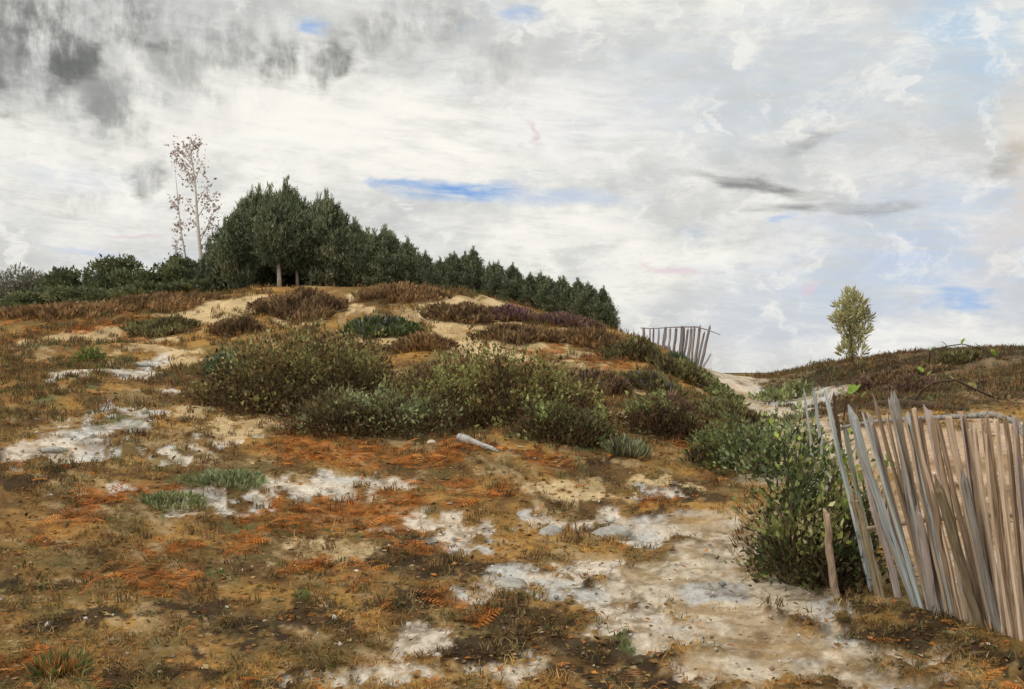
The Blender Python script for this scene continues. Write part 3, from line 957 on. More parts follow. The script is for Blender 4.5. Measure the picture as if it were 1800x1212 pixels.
# ------------------------------------------------------------------ clumps of heather and shrubs on the dune
def sprig_clump(name, label, cat, px, py, w, h, n, pal, probs=None, seed=0, group=None, flowers=None, depth_k=1.6, lean=0.35, sprig=1.0):
    """mound of upright sprigs; px,py photo pixel of the middle of its foot, w,h its size there in pixels"""
    rng = np.random.default_rng(seed + 1000)
    c = hit(px, py)
    W = w / F * c.y * 0.48; H = 0.8 * h / F * c.y
    D = W * depth_k * 0.55
    cy = c.y + D * 0.8
    t = thing(name, label, cat, (c.x, cy, h1(c.x, cy)), group)
    r = np.sqrt(rng.uniform(0, 1, n)); a = rng.uniform(0, 6.28, n)
    edge = 1.05 + 1.5 * (fbm(np.cos(a) * 2.2 + seed, np.sin(a) * 2.2, 7 + seed, 4, 0.6) - 0.5)
    lx = np.cos(a) * r * W * edge; ly = np.sin(a) * r * D * edge
    z0 = height(c.x + lx, cy + ly) - t.location.z
    dome = (0.18 + 0.82 * np.clip(1 - r ** 2, 0, 1)) * (0.25 + 1.3 * fbm(lx / (0.35 * W) + seed, ly / (0.35 * D), 23, 3)) * H * 0.85
    lev = rng.uniform(0, 1, n) ** 0.6
    zz = z0 + dome * lev * 0.85
    dirs = np.stack([np.cos(a) * r * 0.6, np.sin(a) * r * 0.6, np.full(n, 0.8)], 1) + rng.normal(size=(n, 3)) * lean
    dirs[:, 2] = np.abs(dirs[:, 2]) + 0.15
    pal = np.array(pal)
    cl = fbm(lx / (0.3 * W) + 9, ly / (0.3 * D) + seed, 29, 3)
    ci = np.clip(((cl - 0.28) / 0.44 + rng.normal(size=n) * 0.22) * len(pal), 0, len(pal) - 1).astype(int)
    col = pal[ci] * np.array((1.0, 1.06, 1.05)) * rng.uniform(0.95, 1.9, (n, 1))
    if flowers:
        fcol, share, fx = flowers
        sel = (rng.uniform(0, 1, n) < share) & (lev > 0.62) & (np.abs(lx / W - fx) < 0.75)
        col[sel] = np.array(fcol) * rng.uniform(0.6, 1.4, (sel.sum(), 1))
    size = np.clip(0.0065 * c.y, 0.05, 0.24) * rng.uniform(0.6, 1.4, n) * sprig
    size3 = np.stack([size * (1.25 if sprig < 1.2 else 0.6), size, size], 1)
    f = obj("foliage", leaf_mesh("foliage", np.stack([lx, ly, zz], 1), dirs, size3, col, rng, "slim"), M_DRY, t)
    stuff(f)
    # woody stems
    mb = MB()
    for i in range(14):
        b = rng.uniform(0, 6.28); q = rng.uniform(0.1, 0.9)
        ex, ey = math.cos(b) * q * W * 0.85, math.sin(b) * q * D * 0.85
        zs = float(height(c.x + ex * 0.6, cy + ey * 0.6)[0]) - t.location.z
        ze = float(height(c.x + ex, cy + ey)[0]) - t.location.z + H * 0.5 * math.sqrt(max(0.05, 1 - q * q))
        s0 = np.array([ex * 0.6, ey * 0.6, zs - 0.03]); s1 = np.array([ex, ey, ze])
        mb.add(tube([s0, (s0 + s1) / 2 + rng.normal(size=3) * 0.03, s1], [0.014, 0.010, 0.004], 5))
    st = stuff(obj("stems", mb.mesh("stems"), M_TWIG, t))
    return t


BROWN = [(0.09, 0.055, 0.033), (0.14, 0.085, 0.048), (0.19, 0.115, 0.06), (0.23, 0.145, 0.08)]
RUST = [(0.13, 0.078, 0.042), (0.19, 0.11, 0.055), (0.24, 0.14, 0.066), (0.29, 0.175, 0.09)]
DKGREEN = [(0.045, 0.05, 0.026), (0.07, 0.08, 0.036), (0.10, 0.115, 0.045), (0.13, 0.14, 0.06)]
OLIVEB = [(0.10, 0.072, 0.04), (0.14, 0.105, 0.05), (0.165, 0.145, 0.066), (0.20, 0.18, 0.08)]
MAUVE = [(0.14, 0.085, 0.06), (0.18, 0.105, 0.08), (0.21, 0.125, 0.10), (0.18, 0.115, 0.07)]
PURP = (0.20, 0.085, 0.16); LAV = (0.30, 0.27, 0.34); BLU = (0.15, 0.16, 0.20)
GRP = "heather clumps on the dune"
HC = [
    ("heather_clump", "wide dark brown heather clump on the crest below the pale pine trunks", 515, 560, 170, 44, 2600, BROWN, None),
    ("heather_clump", "dark green heather clump with lavender flowers left of the crest sand", 662, 597, 120, 42, 2200, DKGREEN, (LAV, 0.16, -0.2)),
    ("heather_clump", "rust red heather strip along the top of the dune by the copse", 690, 532, 150, 24, 1800, RUST, None),
    ("heather_clump", "reddish brown heather mound below the tongue of yellow sand", 745, 618, 90, 40, 1700, RUST, None),
    ("heather_clump", "brown heather clump at the right rim of the crest sand", 815, 568, 110, 36, 1700, BROWN, None),
    ("heather_clump", "dark brown heather hummock under the purple blooms", 915, 606, 140, 38, 2200, BROWN, None),
    ("heather_clump", "heather in deep purple bloom on the right shoulder of the dune", 893, 566, 85, 24, 1800, MAUVE, (PURP, 0.4, 0.0)),
    ("heather_clump", "purple pink flowering heather at the foot of the last pines", 1000, 577, 95, 24, 1700, MAUVE, ((0.23, 0.13, 0.17), 0.35, 0.0)),
    ("heather_clump", "brown and rust heather on the shoulder below the pink flowering clump", 1045, 612, 130, 40, 2300, RUST, None),
    ("heather_clump", "olive brown heather on the right flank below the far palings", 1130, 636, 130, 54, 2600, OLIVEB, None),
    ("heather_clump", "dark heather at the right end of the dune beside the sand path", 1205, 672, 90, 48, 2200, OLIVEB, None),
    ("heather_clump", "brown heather with dull blue flecks on the lower right flank", 1060, 690, 130, 46, 2400, BROWN, (BLU, 0.12, 0.0)),
    ("heather_clump", "heather with slate blue flecks above the purplish grass tuft", 1150, 690, 110, 40, 2000, OLIVEB, (BLU, 0.10, 0.0)),
    ("heather_clump", "brown heather bank stretching right towards the sand path", 1290, 745, 130, 46, 2400, OLIVEB, None),
    ("heather_clump", "brown heather streak on the left slope below the ridge", 275, 592, 120, 24, 1600, OLIVEB, None),
    ("heather_clump", "brown heather patch left of the crest clump beside tan sand", 410, 592, 90, 34, 1500, BROWN, None),
    ("heather_clump", "rust brown heather fringe on the far left ridge under the hedge", 80, 562, 200, 22, 2000, RUST, None),
    ("heather_clump", "rust brown heather on the ridge where hedge and copse meet", 250, 545, 160, 18, 1700, RUST, None),
    ("heather_clump", "small dark heather tuft on the right bank", 1520, 690, 26, 34, 500, MAUVE, None),
    ("heather_clump", "dark red brown heather bush in the middle of the right bank", 1608, 690, 70, 38, 1400, MAUVE, None),
    ("heather_clump", "low dark heather streak across the right bank", 1600, 668, 110, 16, 1100, BROWN, None),
    ("heather_clump", "rounded brown heather mound breaking the skyline of the right bank", 1692, 640, 70, 24, 1300, OLIVEB, None),
]
for i, (nm, lb, px, py, w, h, n, pal, fl) in enumerate(HC):
    sprig_clump(nm, lb, "heather", px, py, w, h, int(n * 1.5), pal, seed=i * 3 + 1, group=GRP, flowers=fl)
sprig_clump("grass_tuft", "purplish brown grass tuft above the small dark bush", "grass tuft", 1180, 725, 60, 34, 700, MAUVE, seed=71, lean=0.15, sprig=1.6)
sprig_clump("grass_tuft", "grey green grass tuft at the right foot of the large bush", "grass tuft", 1100, 805, 70, 36, 800, [(0.11, 0.10, 0.06), (0.17, 0.17, 0.09), (0.24, 0.24, 0.15)], seed=72, lean=0.15, sprig=1.6)
sprig_clump("grass_tuft", "green blades at the foot of the far palings", "grass tuft", 1195, 650, 50, 26, 500, [(0.05, 0.08, 0.04), (0.08, 0.12, 0.06)], seed=73, lean=0.12, sprig=1.3)
sprig_clump("grass_tuft", "green grass tuft in the bottom left corner", "grass tuft", 95, 1195, 70, 30, 500, [(0.15, 0.15, 0.06), (0.20, 0.20, 0.08), (0.40, 0.18, 0.06)], seed=74, lean=0.3, sprig=1.6)
sprig_clump("grass_tuft", "dull green grass tuft among orange bracken on the left", "grass tuft", 285, 895, 110, 18, 800, [(0.15, 0.16, 0.07), (0.20, 0.21, 0.10), (0.26, 0.24, 0.13)], seed=75, lean=0.3)
sprig_clump("grass_tuft", "mossy green grass patch above the long white sand streak", "grass tuft", 395, 855, 110, 16, 800, [(0.15, 0.17, 0.08), (0.20, 0.22, 0.11), (0.27, 0.26, 0.15)], seed=76, lean=0.3)


def leafy_shrub(name, label, px, py, lobes, n, pal, size, seed, group=None, mat=None, cat="shrub", low=None, stems=16):
    """shrub of many small leaves. lobes: (dx,dy,rx,ry,height) in metres about the foot at photo pixel"""
    rng = np.random.default_rng(seed)
    c = hit(px, py)
    t = thing(name, label, cat, c, group)
    area = np.array([l[2] * l[3] + l[4] * (l[2] + l[3]) for l in lobes]); area = area / area.sum()
    which = rng.choice(len(lobes), n, p=area)
    L = np.array(lobes)[which]
    v = unit(n, rng); v[:, 2] = np.abs(v[:, 2])
    rad = rng.uniform(0.15, 1.0, n) ** 0.5
    lump = 0.30 + 1.35 * fbm(v[:, 0] * 3.0 + which * 7 + seed, v[:, 1] * 3.0 + v[:, 2] * 2.6, 33 + seed, 4, 0.6)
    lx = L[:, 0] + v[:, 0] * L[:, 2] * rad * lump
    ly = L[:, 1] + v[:, 1] * L[:, 3] * rad * lump
    up = v[:, 2] * L[:, 4] * rad * lump
    z0 = height(c.x + lx, c.y + ly) - c.z
    pos = np.stack([lx, ly, z0 + up + 0.02], 1)
    dirs = v + np.array([[0, 0, 0.5]]) + rng.normal(size=(n, 3)) * 0.55
    pal = np.array(pal)
    cl = fbm(lx * 3.4 + seed, ly * 2.2 + up * 4.0, 43 + seed, 4, 0.65)
    ci = np.clip(((cl - 0.34) / 0.32 + rng.normal(size=n) * 0.16) * len(pal), 0, len(pal) - 1).astype(int)
    col = pal[ci] * rng.uniform(1.15, 2.1, (n, 1))
    if cat == "bramble":
        k = rng.uniform(0, 1, n) < 0.03
        col[k] = np.array((0.34, 0.42, 0.07))
    if low is not None:               # brown dead growth in the skirts
        k = (up < 0.45 * L[:, 4]) & (rng.uniform(0, 1, n) < 0.55)
        col[k] = np.array(low)[rng.integers(0, len(low), k.sum())] * rng.uniform(0.7, 1.2, (k.sum(), 1))
    f = stuff(obj("foliage", leaf_mesh("foliage", pos, dirs, size * np.exp(rng.normal(size=n) * 0.3), col, rng, "leaf"), mat or M_LEAF, t))
    if low is not None:               # upright dead twigs through and round the leaves
        k = n // 3
        wl = rng.choice(len(lobes), k, p=area); L2 = np.array(lobes)[wl]
        a2 = rng.uniform(0, 6.28, k); r2 = np.sqrt(rng.uniform(0, 1.35, k))
        tx = L2[:, 0] + np.cos(a2) * r2 * L2[:, 2]; ty = L2[:, 1] + np.sin(a2) * r2 * L2[:, 3]
        hh = L2[:, 4] * np.sqrt(np.clip(1.02 - r2 ** 2 / 1.4, 0.02, 1)) * rng.uniform(0.15, 1.0, k)
        tz = height(c.x + tx, c.y + ty) - c.z + hh * 0.9
        dd = np.stack([np.cos(a2) * 0.5, np.sin(a2) * 0.5, np.full(k, 0.9)], 1) + rng.normal(size=(k, 3)) * 0.4
        dd[:, 2] = np.abs(dd[:, 2])
        cc = np.array(low + [(0.22, 0.15, 0.08)])[rng.integers(0, len(low) + 1, k)]
        stuff(obj("dead_twigs", leaf_mesh("dead_twigs", np.stack([tx, ty, tz], 1), dd, np.stack([size * rng.uniform(0.5, 0.9, k), size * rng.uniform(1.4, 3.0, k), np.full(k, size)], 1), cc, rng, "slim"), M_DRY, t))
    mb = MB()
    for i in range(stems):
        l = lobes[rng.integers(0, len(lobes))]
        b = rng.uniform(0, 6.28); q = rng.uniform(0.2, 0.95)
        sx, sy = l[0] + rng.normal() * 0.1 * l[2], l[1] + rng.normal() * 0.1 * l[3]
        ex, ey = l[0] + math.cos(b) * q * l[2], l[1] + math.sin(b) * q * l[3]
        zs = float(height(c.x + sx, c.y + sy)[0]) - c.z - 0.04
        ze = float(height(c.x + ex, c.y + ey)[0]) - c.z + l[4] * math.sqrt(max(0.04, 1 - q * q)) * 0.95
        s0 = np.array([sx, sy, zs]); s1 = np.array([ex, ey, ze])
        mid = (s0 + s1) / 2 + np.array([0, 0, 0.12 * l[4]]) + rng.normal(size=3) * 0.05
        mb.add(tube([s0, s0 * 0.6 + mid * 0.4, mid, s1], [0.022, 0.017, 0.012, 0.005], 5))
    stuff(obj("stems", mb.mesh("stems"), M_TWIG, t))
    return t


GB = [(0.06, 0.044, 0.022), (0.13, 0.088, 0.038), (0.085, 0.085, 0.03), (0.21, 0.15, 0.065), (0.15, 0.145, 0.05), (0.23, 0.215, 0.085)]
GB2 = [(0.065, 0.045, 0.023), (0.15, 0.095, 0.04), (0.10, 0.095, 0.034), (0.20, 0.135, 0.06), (0.17, 0.17, 0.055), (0.24, 0.24, 0.085)]
LOWB = [(0.11, 0.07, 0.04), (0.17, 0.105, 0.055), (0.08, 0.055, 0.033)]
leafy_shrub("shrub", "big rounded olive green bush on the left of the dune slope", 500, 738,
            [(-0.75, 1.3, 0.75, 1.2, 1.05), (0.0, 1.7, 1.0, 1.5, 1.35), (0.75, 1.9, 0.8, 1.4, 1.2), (0.1, 3.2, 1.0, 1.1, 1.0), (-0.6, 2.8, 0.8, 1.0, 0.8), (-0.2, 0.5, 0.9, 0.6, 0.6), (0.4, 2.2, 1.0, 0.9, 0.7), (-1.35, 1.3, 0.5, 0.8, 0.45), (1.35, 1.9, 0.7, 1.0, 0.6), (0.7, 0.3, 0.7, 0.5, 0.35)],
            27000, GB, 0.058, 201, "bushes on the dune slope", low=LOWB, stems=40)
leafy_shrub("shrub", "broad brown and green bush in the middle of the dune slope", 850, 758,
            [(-0.6, 1.0, 0.9, 1.0, 0.75), (0.2, 1.5, 1.1, 1.3, 1.1), (0.9, 1.4, 0.8, 1.1, 0.95), (0.3, 0.6, 0.9, 0.7, 0.55), (-0.2, 2.4, 1.2, 1.0, 0.75), (1.5, 1.2, 0.5, 0.8, 0.5), (-1.2, 1.6, 0.6, 1.0, 0.55), (-0.5, 0.3, 0.6, 0.4, 0.3), (1.2, 2.6, 0.8, 1.0, 0.5)],
            24000, GB2, 0.054, 202, "bushes on the dune slope", low=LOWB, stems=40)
leafy_shrub("shrub", "low spreading grey green shrub between the two big bushes", 610, 775,
            [(-0.25, 0.6, 0.6, 0.7, 0.5), (0.4, 0.8, 0.7, 0.8, 0.6), (0.9, 0.9, 0.5, 0.7, 0.45)],
            9000, [(0.09, 0.07, 0.035), (0.13, 0.12, 0.055), (0.15, 0.17, 0.07), (0.22, 0.25, 0.13)], 0.052, 203, "bushes on the dune slope", low=LOWB, stems=24)
leafy_shrub("shrub", "pale green leafy shrub at the right foot of the middle bush", 990, 790,
            [(-0.1, 0.5, 0.45, 0.5, 0.55), (0.3, 0.55, 0.45, 0.5, 0.45)],
            5200, [(0.10, 0.09, 0.04), (0.15, 0.16, 0.06), (0.22, 0.27, 0.10), (0.30, 0.36, 0.15)], 0.050, 204, "bushes on the dune slope", low=LOWB, stems=16)
leafy_shrub("shrub", "small dark brown bush with green top beside the rust bracken", 1180, 782,
            [(-0.2, 0.6, 0.45, 0.5, 0.55), (0.25, 0.6, 0.45, 0.5, 0.5)],
            5600, [(0.06, 0.04, 0.025), (0.10, 0.066, 0.036), (0.14, 0.095, 0.05), (0.17, 0.19, 0.07)], 0.05, 205, "bushes on the dune slope", low=LOWB, stems=20)
leafy_shrub("shrub", "dark green juniper tuft on the left edge of the big bush", 385, 660,
            [(0.0, 0.4, 0.45, 0.5, 0.45)], 2600, [(0.09, 0.10, 0.05), (0.12, 0.15, 0.08), (0.15, 0.20, 0.12)], 0.055, 206, "bushes on the dune slope", stems=10)
leafy_shrub("shrub", "small bright green plant among orange growth on the far left slope", 150, 640,
            [(0, 0.2, 0.4, 0.3, 0.3)], 900, [(0.13, 0.15, 0.05), (0.17, 0.20, 0.06), (0.34, 0.15, 0.05)], 0.06, 207, "bushes on the dune slope", stems=8)

# bramble beside the near palings
BR = [(0.05, 0.068, 0.024), (0.09, 0.118, 0.036), (0.14, 0.17, 0.052), (0.20, 0.22, 0.07), (0.26, 0.27, 0.10), (0.30, 0.27, 0.14)]
leafy_shrub("bramble", "dense dark green bramble leaning against the near palings", 1446, 1035,
            [(-0.16, 0.28, 0.20, 0.3, 0.42), (-0.10, 0.25, 0.30, 0.35, 0.62), (0.12, 0.35, 0.30, 0.35, 0.85), (0.30, 0.30, 0.22, 0.3, 0.80), (-0.02, 0.7, 0.36, 0.4, 0.95), (0.10, 0.05, 0.30, 0.2, 0.40)],
            5200, BR, 0.044, 211, "brambles by the path", low=[(0.07, 0.05, 0.03), (0.09, 0.085, 0.04)], mat=M_BRAMBLE, stems=44, cat="bramble")
leafy_shrub("bramble", "looser sage green bramble on sand behind the dense one", 1395, 850,
            [(-0.25, 0.6, 0.5, 0.6, 0.55), (0.25, 0.9, 0.45, 0.7, 0.75), (-0.1, 1.9, 0.6, 0.7, 0.50)],
            3400, [(0.07, 0.09, 0.04), (0.11, 0.14, 0.06), (0.15, 0.18, 0.09), (0.20, 0.22, 0.11)], 0.058, 212, "brambles by the path", stems=30, cat="bramble")
leafy_shrub("bramble", "brown green trailing growth between path and rust bracken", 1320, 830,
            [(-0.2, 0.5, 0.55, 0.6, 0.40), (0.2, 1.2, 0.5, 0.6, 0.45)],
            4200, [(0.05, 0.035, 0.02), (0.08, 0.06, 0.03), (0.09, 0.10, 0.04), (0.13, 0.15, 0.06)], 0.05, 213, "brambles by the path", stems=20, cat="bramble")
leafy_shrub("shrub", "scrubby green fringe along the far edge of the sand path", 1290, 712,
            [(-0.1, 0.5, 0.35, 1.6, 0.22), (0.0, 3.0, 0.3, 2.0, 0.22)], 1500, [(0.08, 0.09, 0.035), (0.14, 0.15, 0.06), (0.19, 0.20, 0.09)], 0.09, 214, stems=8)
leafy_shrub("shrub", "scattered pale green tufts on the right edge of the sand path", 1395, 705,
            [(-0.4, 0.5, 0.5, 0.8, 0.25), (0.3, 0.8, 0.4, 0.8, 0.35)], 900, [(0.10, 0.11, 0.045), (0.16, 0.18, 0.07), (0.20, 0.21, 0.10)], 0.10, 215, stems=8)


# ------------------------------------------------------------------ trees
def pine_meshes(seed, H=4.6, bole=0.14, wide=0.27, dense=1.0):
    rng = np.random.default_rng(seed)
    mb = MB(); lb = MB()
    bend = rng.normal(size=2) * 0.06
    ax = lambda t: np.array([bend[0] * math.sin(t * 3) * H * 0.3, bend[1] * math.sin(t * 2.5) * H * 0.3, t * H])
    r0 = 0.020 * H
    mb.add(tube([ax(t) - np.array([0, 0, 0.15 if t == 0 else 0]) for t in np.linspace(0, 0.97, 9)], [r0 * (1.15 - 1.08 * t) for t in np.linspace(0, 1, 9)], 8, rng, 0.06))
    P = []; Dd = []; Sz = []; Cc = []
    nb = int(64 * dense)
    pal = np.array([(0.07, 0.092, 0.056), (0.12, 0.15, 0.09), (0.18, 0.21, 0.125), (0.27, 0.29, 0.175), (0.37, 0.37, 0.24)])
    for b in range(nb):
        t = bole + (0.99 - bole) * ((b + rng.uniform(0, 1)) / nb)
        prof = math.sin(min(1.0, (1.02 - t) / (1.02 - bole) * 1.25) * math.pi * 0.5) * (0.55 + 0.45 * min(1, (t - bole) / 0.22))
        Lb = wide * H * prof * rng.uniform(0.65, 1.15) + 0.10
        a = b * 2.399 + rng.normal() * 0.4
        rise = 0.25 + 0.65 * t + rng.normal() * 0.12
        d = np.array([math.cos(a), math.sin(a), rise]); d /= np.linalg.norm(d)
        s = ax(t)
        mid = s + d * Lb * 0.5 + np.array([0, 0, -0.03]); e = s + d * Lb + np.array([0, 0, 0.10 * Lb])
        lb.add(tube([s, mid, e], [r0 * 0.33 * (1.1 - t), r0 * 0.2 * (1.1 - t) + 0.004, 0.004], 4, cap=False))
        k = int((16 + 60 * Lb / (wide * H)) * dense)
        u = rng.uniform(0.22, 1.05, k)
        q = np.where(u[:, None] < 0.5, s + (mid - s) * (u[:, None] * 2), mid + (e - mid) * (u[:, None] * 2 - 1))
        q = q + rng.normal(size=(k, 3)) * (0.05 + 0.10 * Lb)
        lum = rng.uniform(0, 1)
        for j in range(3):
            P.append(q + rng.normal(size=(k, 3)) * 0.03)
            Dd.append(np.array([0, 0, 0.95]) + d * 0.45 + rng.normal(size=(k, 3)) * 0.45)
            Sz.append(rng.uniform(0.14, 0.30, k))
            ci = np.clip(rng.normal(size=k) * 0.8 + 1.0 + 2.2 * lum, 0, 4).astype(int)
            Cc.append(pal[ci])
    # leader candles at the tip and on the upper shoulders
    for j in range(26):
        k = 30
        down = 0.0 if j < 4 else rng.uniform(0.04, 0.45)
        b = rng.uniform(0, 6.28); rr = 0.04 + down * wide * H * 1.75
        tip = ax(0.97 - down) + np.array([math.cos(b) * rr, math.sin(b) * rr, 0.05])
        u = rng.uniform(0, 1, k)
        P.append(tip + np.stack([rng.normal(size=k) * 0.045, rng.normal(size=k) * 0.045, u * rng.uniform(0.35, 0.85)], 1))
        Dd.append(np.array([0, 0, 1.2]) + rng.normal(size=(k, 3)) * 0.3); Sz.append(rng.uniform(0.14, 0.26, k)); Cc.append(pal[rng.integers(2, 5, k)])
    P = np.concatenate(P); Dd = np.concatenate(Dd); Sz = np.concatenate(Sz); Cc = np.concatenate(Cc)
    crown = leaf_mesh("crown", P, Dd, np.stack([Sz * 1.5, Sz, Sz], 1), Cc, rng, "needle")
    return mb.mesh("trunk"), crown, lb.mesh("limbs")


PINES = [pine_meshes(301 + i, 4.6, [0.16, 0.10, 0.06, 0.22, 0.08][i], [0.27, 0.24, 0.30, 0.30, 0.22][i]) for i in range(5)]
TOP = np.array([(335, 470), (370, 425), (400, 392), (430, 352), (470, 326), (500, 332), (540, 346), (575, 346), (595, 358), (620, 374), (650, 390), (680, 404), (705, 410),
                (740, 428), (780, 442), (830, 434), (860, 454), (900, 462), (930, 466), (960, 480), (1000, 478), (1040, 490), (1062, 514), (1085, 552)], float)
CREST = np.array([(335, 520), (450, 505), (700, 503), (800, 512), (880, 530), (950, 550), (1020, 568), (1090, 586)], float)


def place_pine(px, d, top_py, k, label, group, bark=None, spread=1.0):
    a, _ = ray(px, 606)
    x = a * d
    z = h1(x, d)
    H = EYE + ray(px, top_py + 14)[1] * d - z
    s = H / 4.75
    t = thing("pine_tree", label, "pine tree", (x, d, z), group)
    w = s * spread
    t.scale = (w, w, s)
    t.rotation_euler = (0, 0, random.uniform(0, 6.28))
    tr, cr, li = PINES[k]
    o = obj("trunk", tr, M_BARK, t)
    if bark:
        o.material_slots[0].link = "OBJECT"; o.material_slots[0].material = bark
    stuff(obj("crown", cr, M_NEEDLE, t)); stuff(obj("limbs", li, M_BARK, o))
    return t


GP = "pines of the copse"
_ctop = lambda px: float(np.interp(px, TOP[:, 0], TOP[:, 1]))
# named trees of the front edge
front = [
    (352, 40.0, 6, 4, "small pine at the left end of the copse under the thin red leaved tree", 1.3),
    (386, 39.0, 0, 1, "pine at the left shoulder of the copse, second in from the end", 1.2),
    (418, 38.6, 6, 2, "pine left of the copse summit with its foot hidden by heath", 1.2),
    (452, 40.5, 0, 1, "tall pine rising left of the pale trunked pine", 1.15),
    (491, 37.9, 8, 3, "tallest pine of the copse, on the thickest pale trunk", 1.35),
    (523, 38.6, 14, 3, "pine on the second pale trunk at the copse summit", 1.2),
    (545, 38.9, 3, 3, "pine on the thin pale trunk right of the two thicker ones", 1.2),
    (582, 38.6, 0, 2, "broad pine just right of the copse summit, branches low", 1.25),
    (622, 38.2, 0, 1, "dark pine where the copse starts to fall away rightward", 1.25),
    (655, 38.0, 0, 2, "pine behind the rust heather strip on the crest", 1.2),
    (688, 37.6, 0, 4, "pine above the sandy top of the dune", 1.3),
    (720, 37.6, -6, 1, "pointed pine standing over the right rim of the sandy top", 1.2),
    (760, 37.2, 6, 2, "low bushy pine in the dip right of the sandy top", 1.3),
    (798, 36.8, 4, 4, "pine left of the spiky one in the falling line of the copse", 1.3),
    (832, 36.4, 0, 1, "spiky pine sticking up in the falling line of the copse", 1.2),
    (868, 36.0, 0, 2, "pine behind the brown clump right of the crest sand", 1.3),
    (902, 35.4, -4, 4, "slim pointed pine above the deep purple heather", 1.3),
    (932, 35.0, -8, 4, "slim pine right of the deep purple heather", 1.3),
    (965, 34.4, 0, 2, "low pine between the two purple heather clumps", 1.3),
    (1000, 34.0, 0, 1, "bushy pine behind the pink flowering heather", 1.4),
    (1034, 33.2, 0, 2, "rounded pine second from the right end of the copse", 1.3),
    (1062, 32.6, -10, 4, "small pine near the right end of the copse", 1.2),
    (1082, 32.0, -6, 4, "smallest pine, last on the right of the copse", 1.1),
]
for px, d, dy, k, lb, sp in front:
    place_pine(px, d, _ctop(px) + dy + random.choice((-8, -3, 0, 6, 12)) + (10 if px in (491, 523, 545) else 0), k, lb, GP, M_PALEBARK if px in (491, 523, 545) else None, sp * (0.92 if px < 640 else 1.0))
SHORT = ["small pine at the copse's left end", "pine at the copse's left shoulder", "pine left of the summit", "tall pine left of the pale trunks", "tallest pine", "pine on the second pale trunk",
         "pine on the thin pale trunk", "broad low branched pine", "pine where the copse starts falling", "pine over the rust heather strip", "pine above the sandy top", "pointed pine over the sand rim",
         "low bushy pine in the dip", "pine left of the spiky one", "spiky pine of the falling line", "pine behind the brown clump", "slim pine above the purple heather", "slim pine right of the purple heather",
         "low pine between the purple clumps", "bushy pine behind the pink heather", "rounded pine near the right end", "small pine near the right end", "last pine on the right"]
hidden = []
for i in range(56):
    px = 348 + (1076 - 348) * (i + random.uniform(0, 1)) / 56
    cr = float(np.interp(px, CREST[:, 0], CREST[:, 1]))
    tp = _ctop(px)
    d = float(np.interp(px, (340, 700, 1080), (41.0, 40.0, 34.5))) + random.uniform(0.3, 5.0)
    tp = tp + (cr - tp) * random.choice((-0.05, 0.0, 0.03, 0.1, 0.2, 0.4))
    k = min(range(len(front)), key=lambda q: abs(front[q][0] - px))
    hidden.append((k, d, px, tp))
hidden.sort()
seen = {}
for k, d, px, tp in hidden:
    seen[k] = seen.get(k, 0) + 1
    nth = ("nearest", "second", "third", "fourth", "fifth", "sixth", "seventh")[min(seen[k], 7) - 1]
    place_pine(px, d, tp, random.choice((0, 1, 2, 4)), nth + " of the pines half hidden behind the " + SHORT[k], "pines hidden in the copse", None, random.uniform(1.0, 1.3) * (1.0 if px < 640 else 1.2))


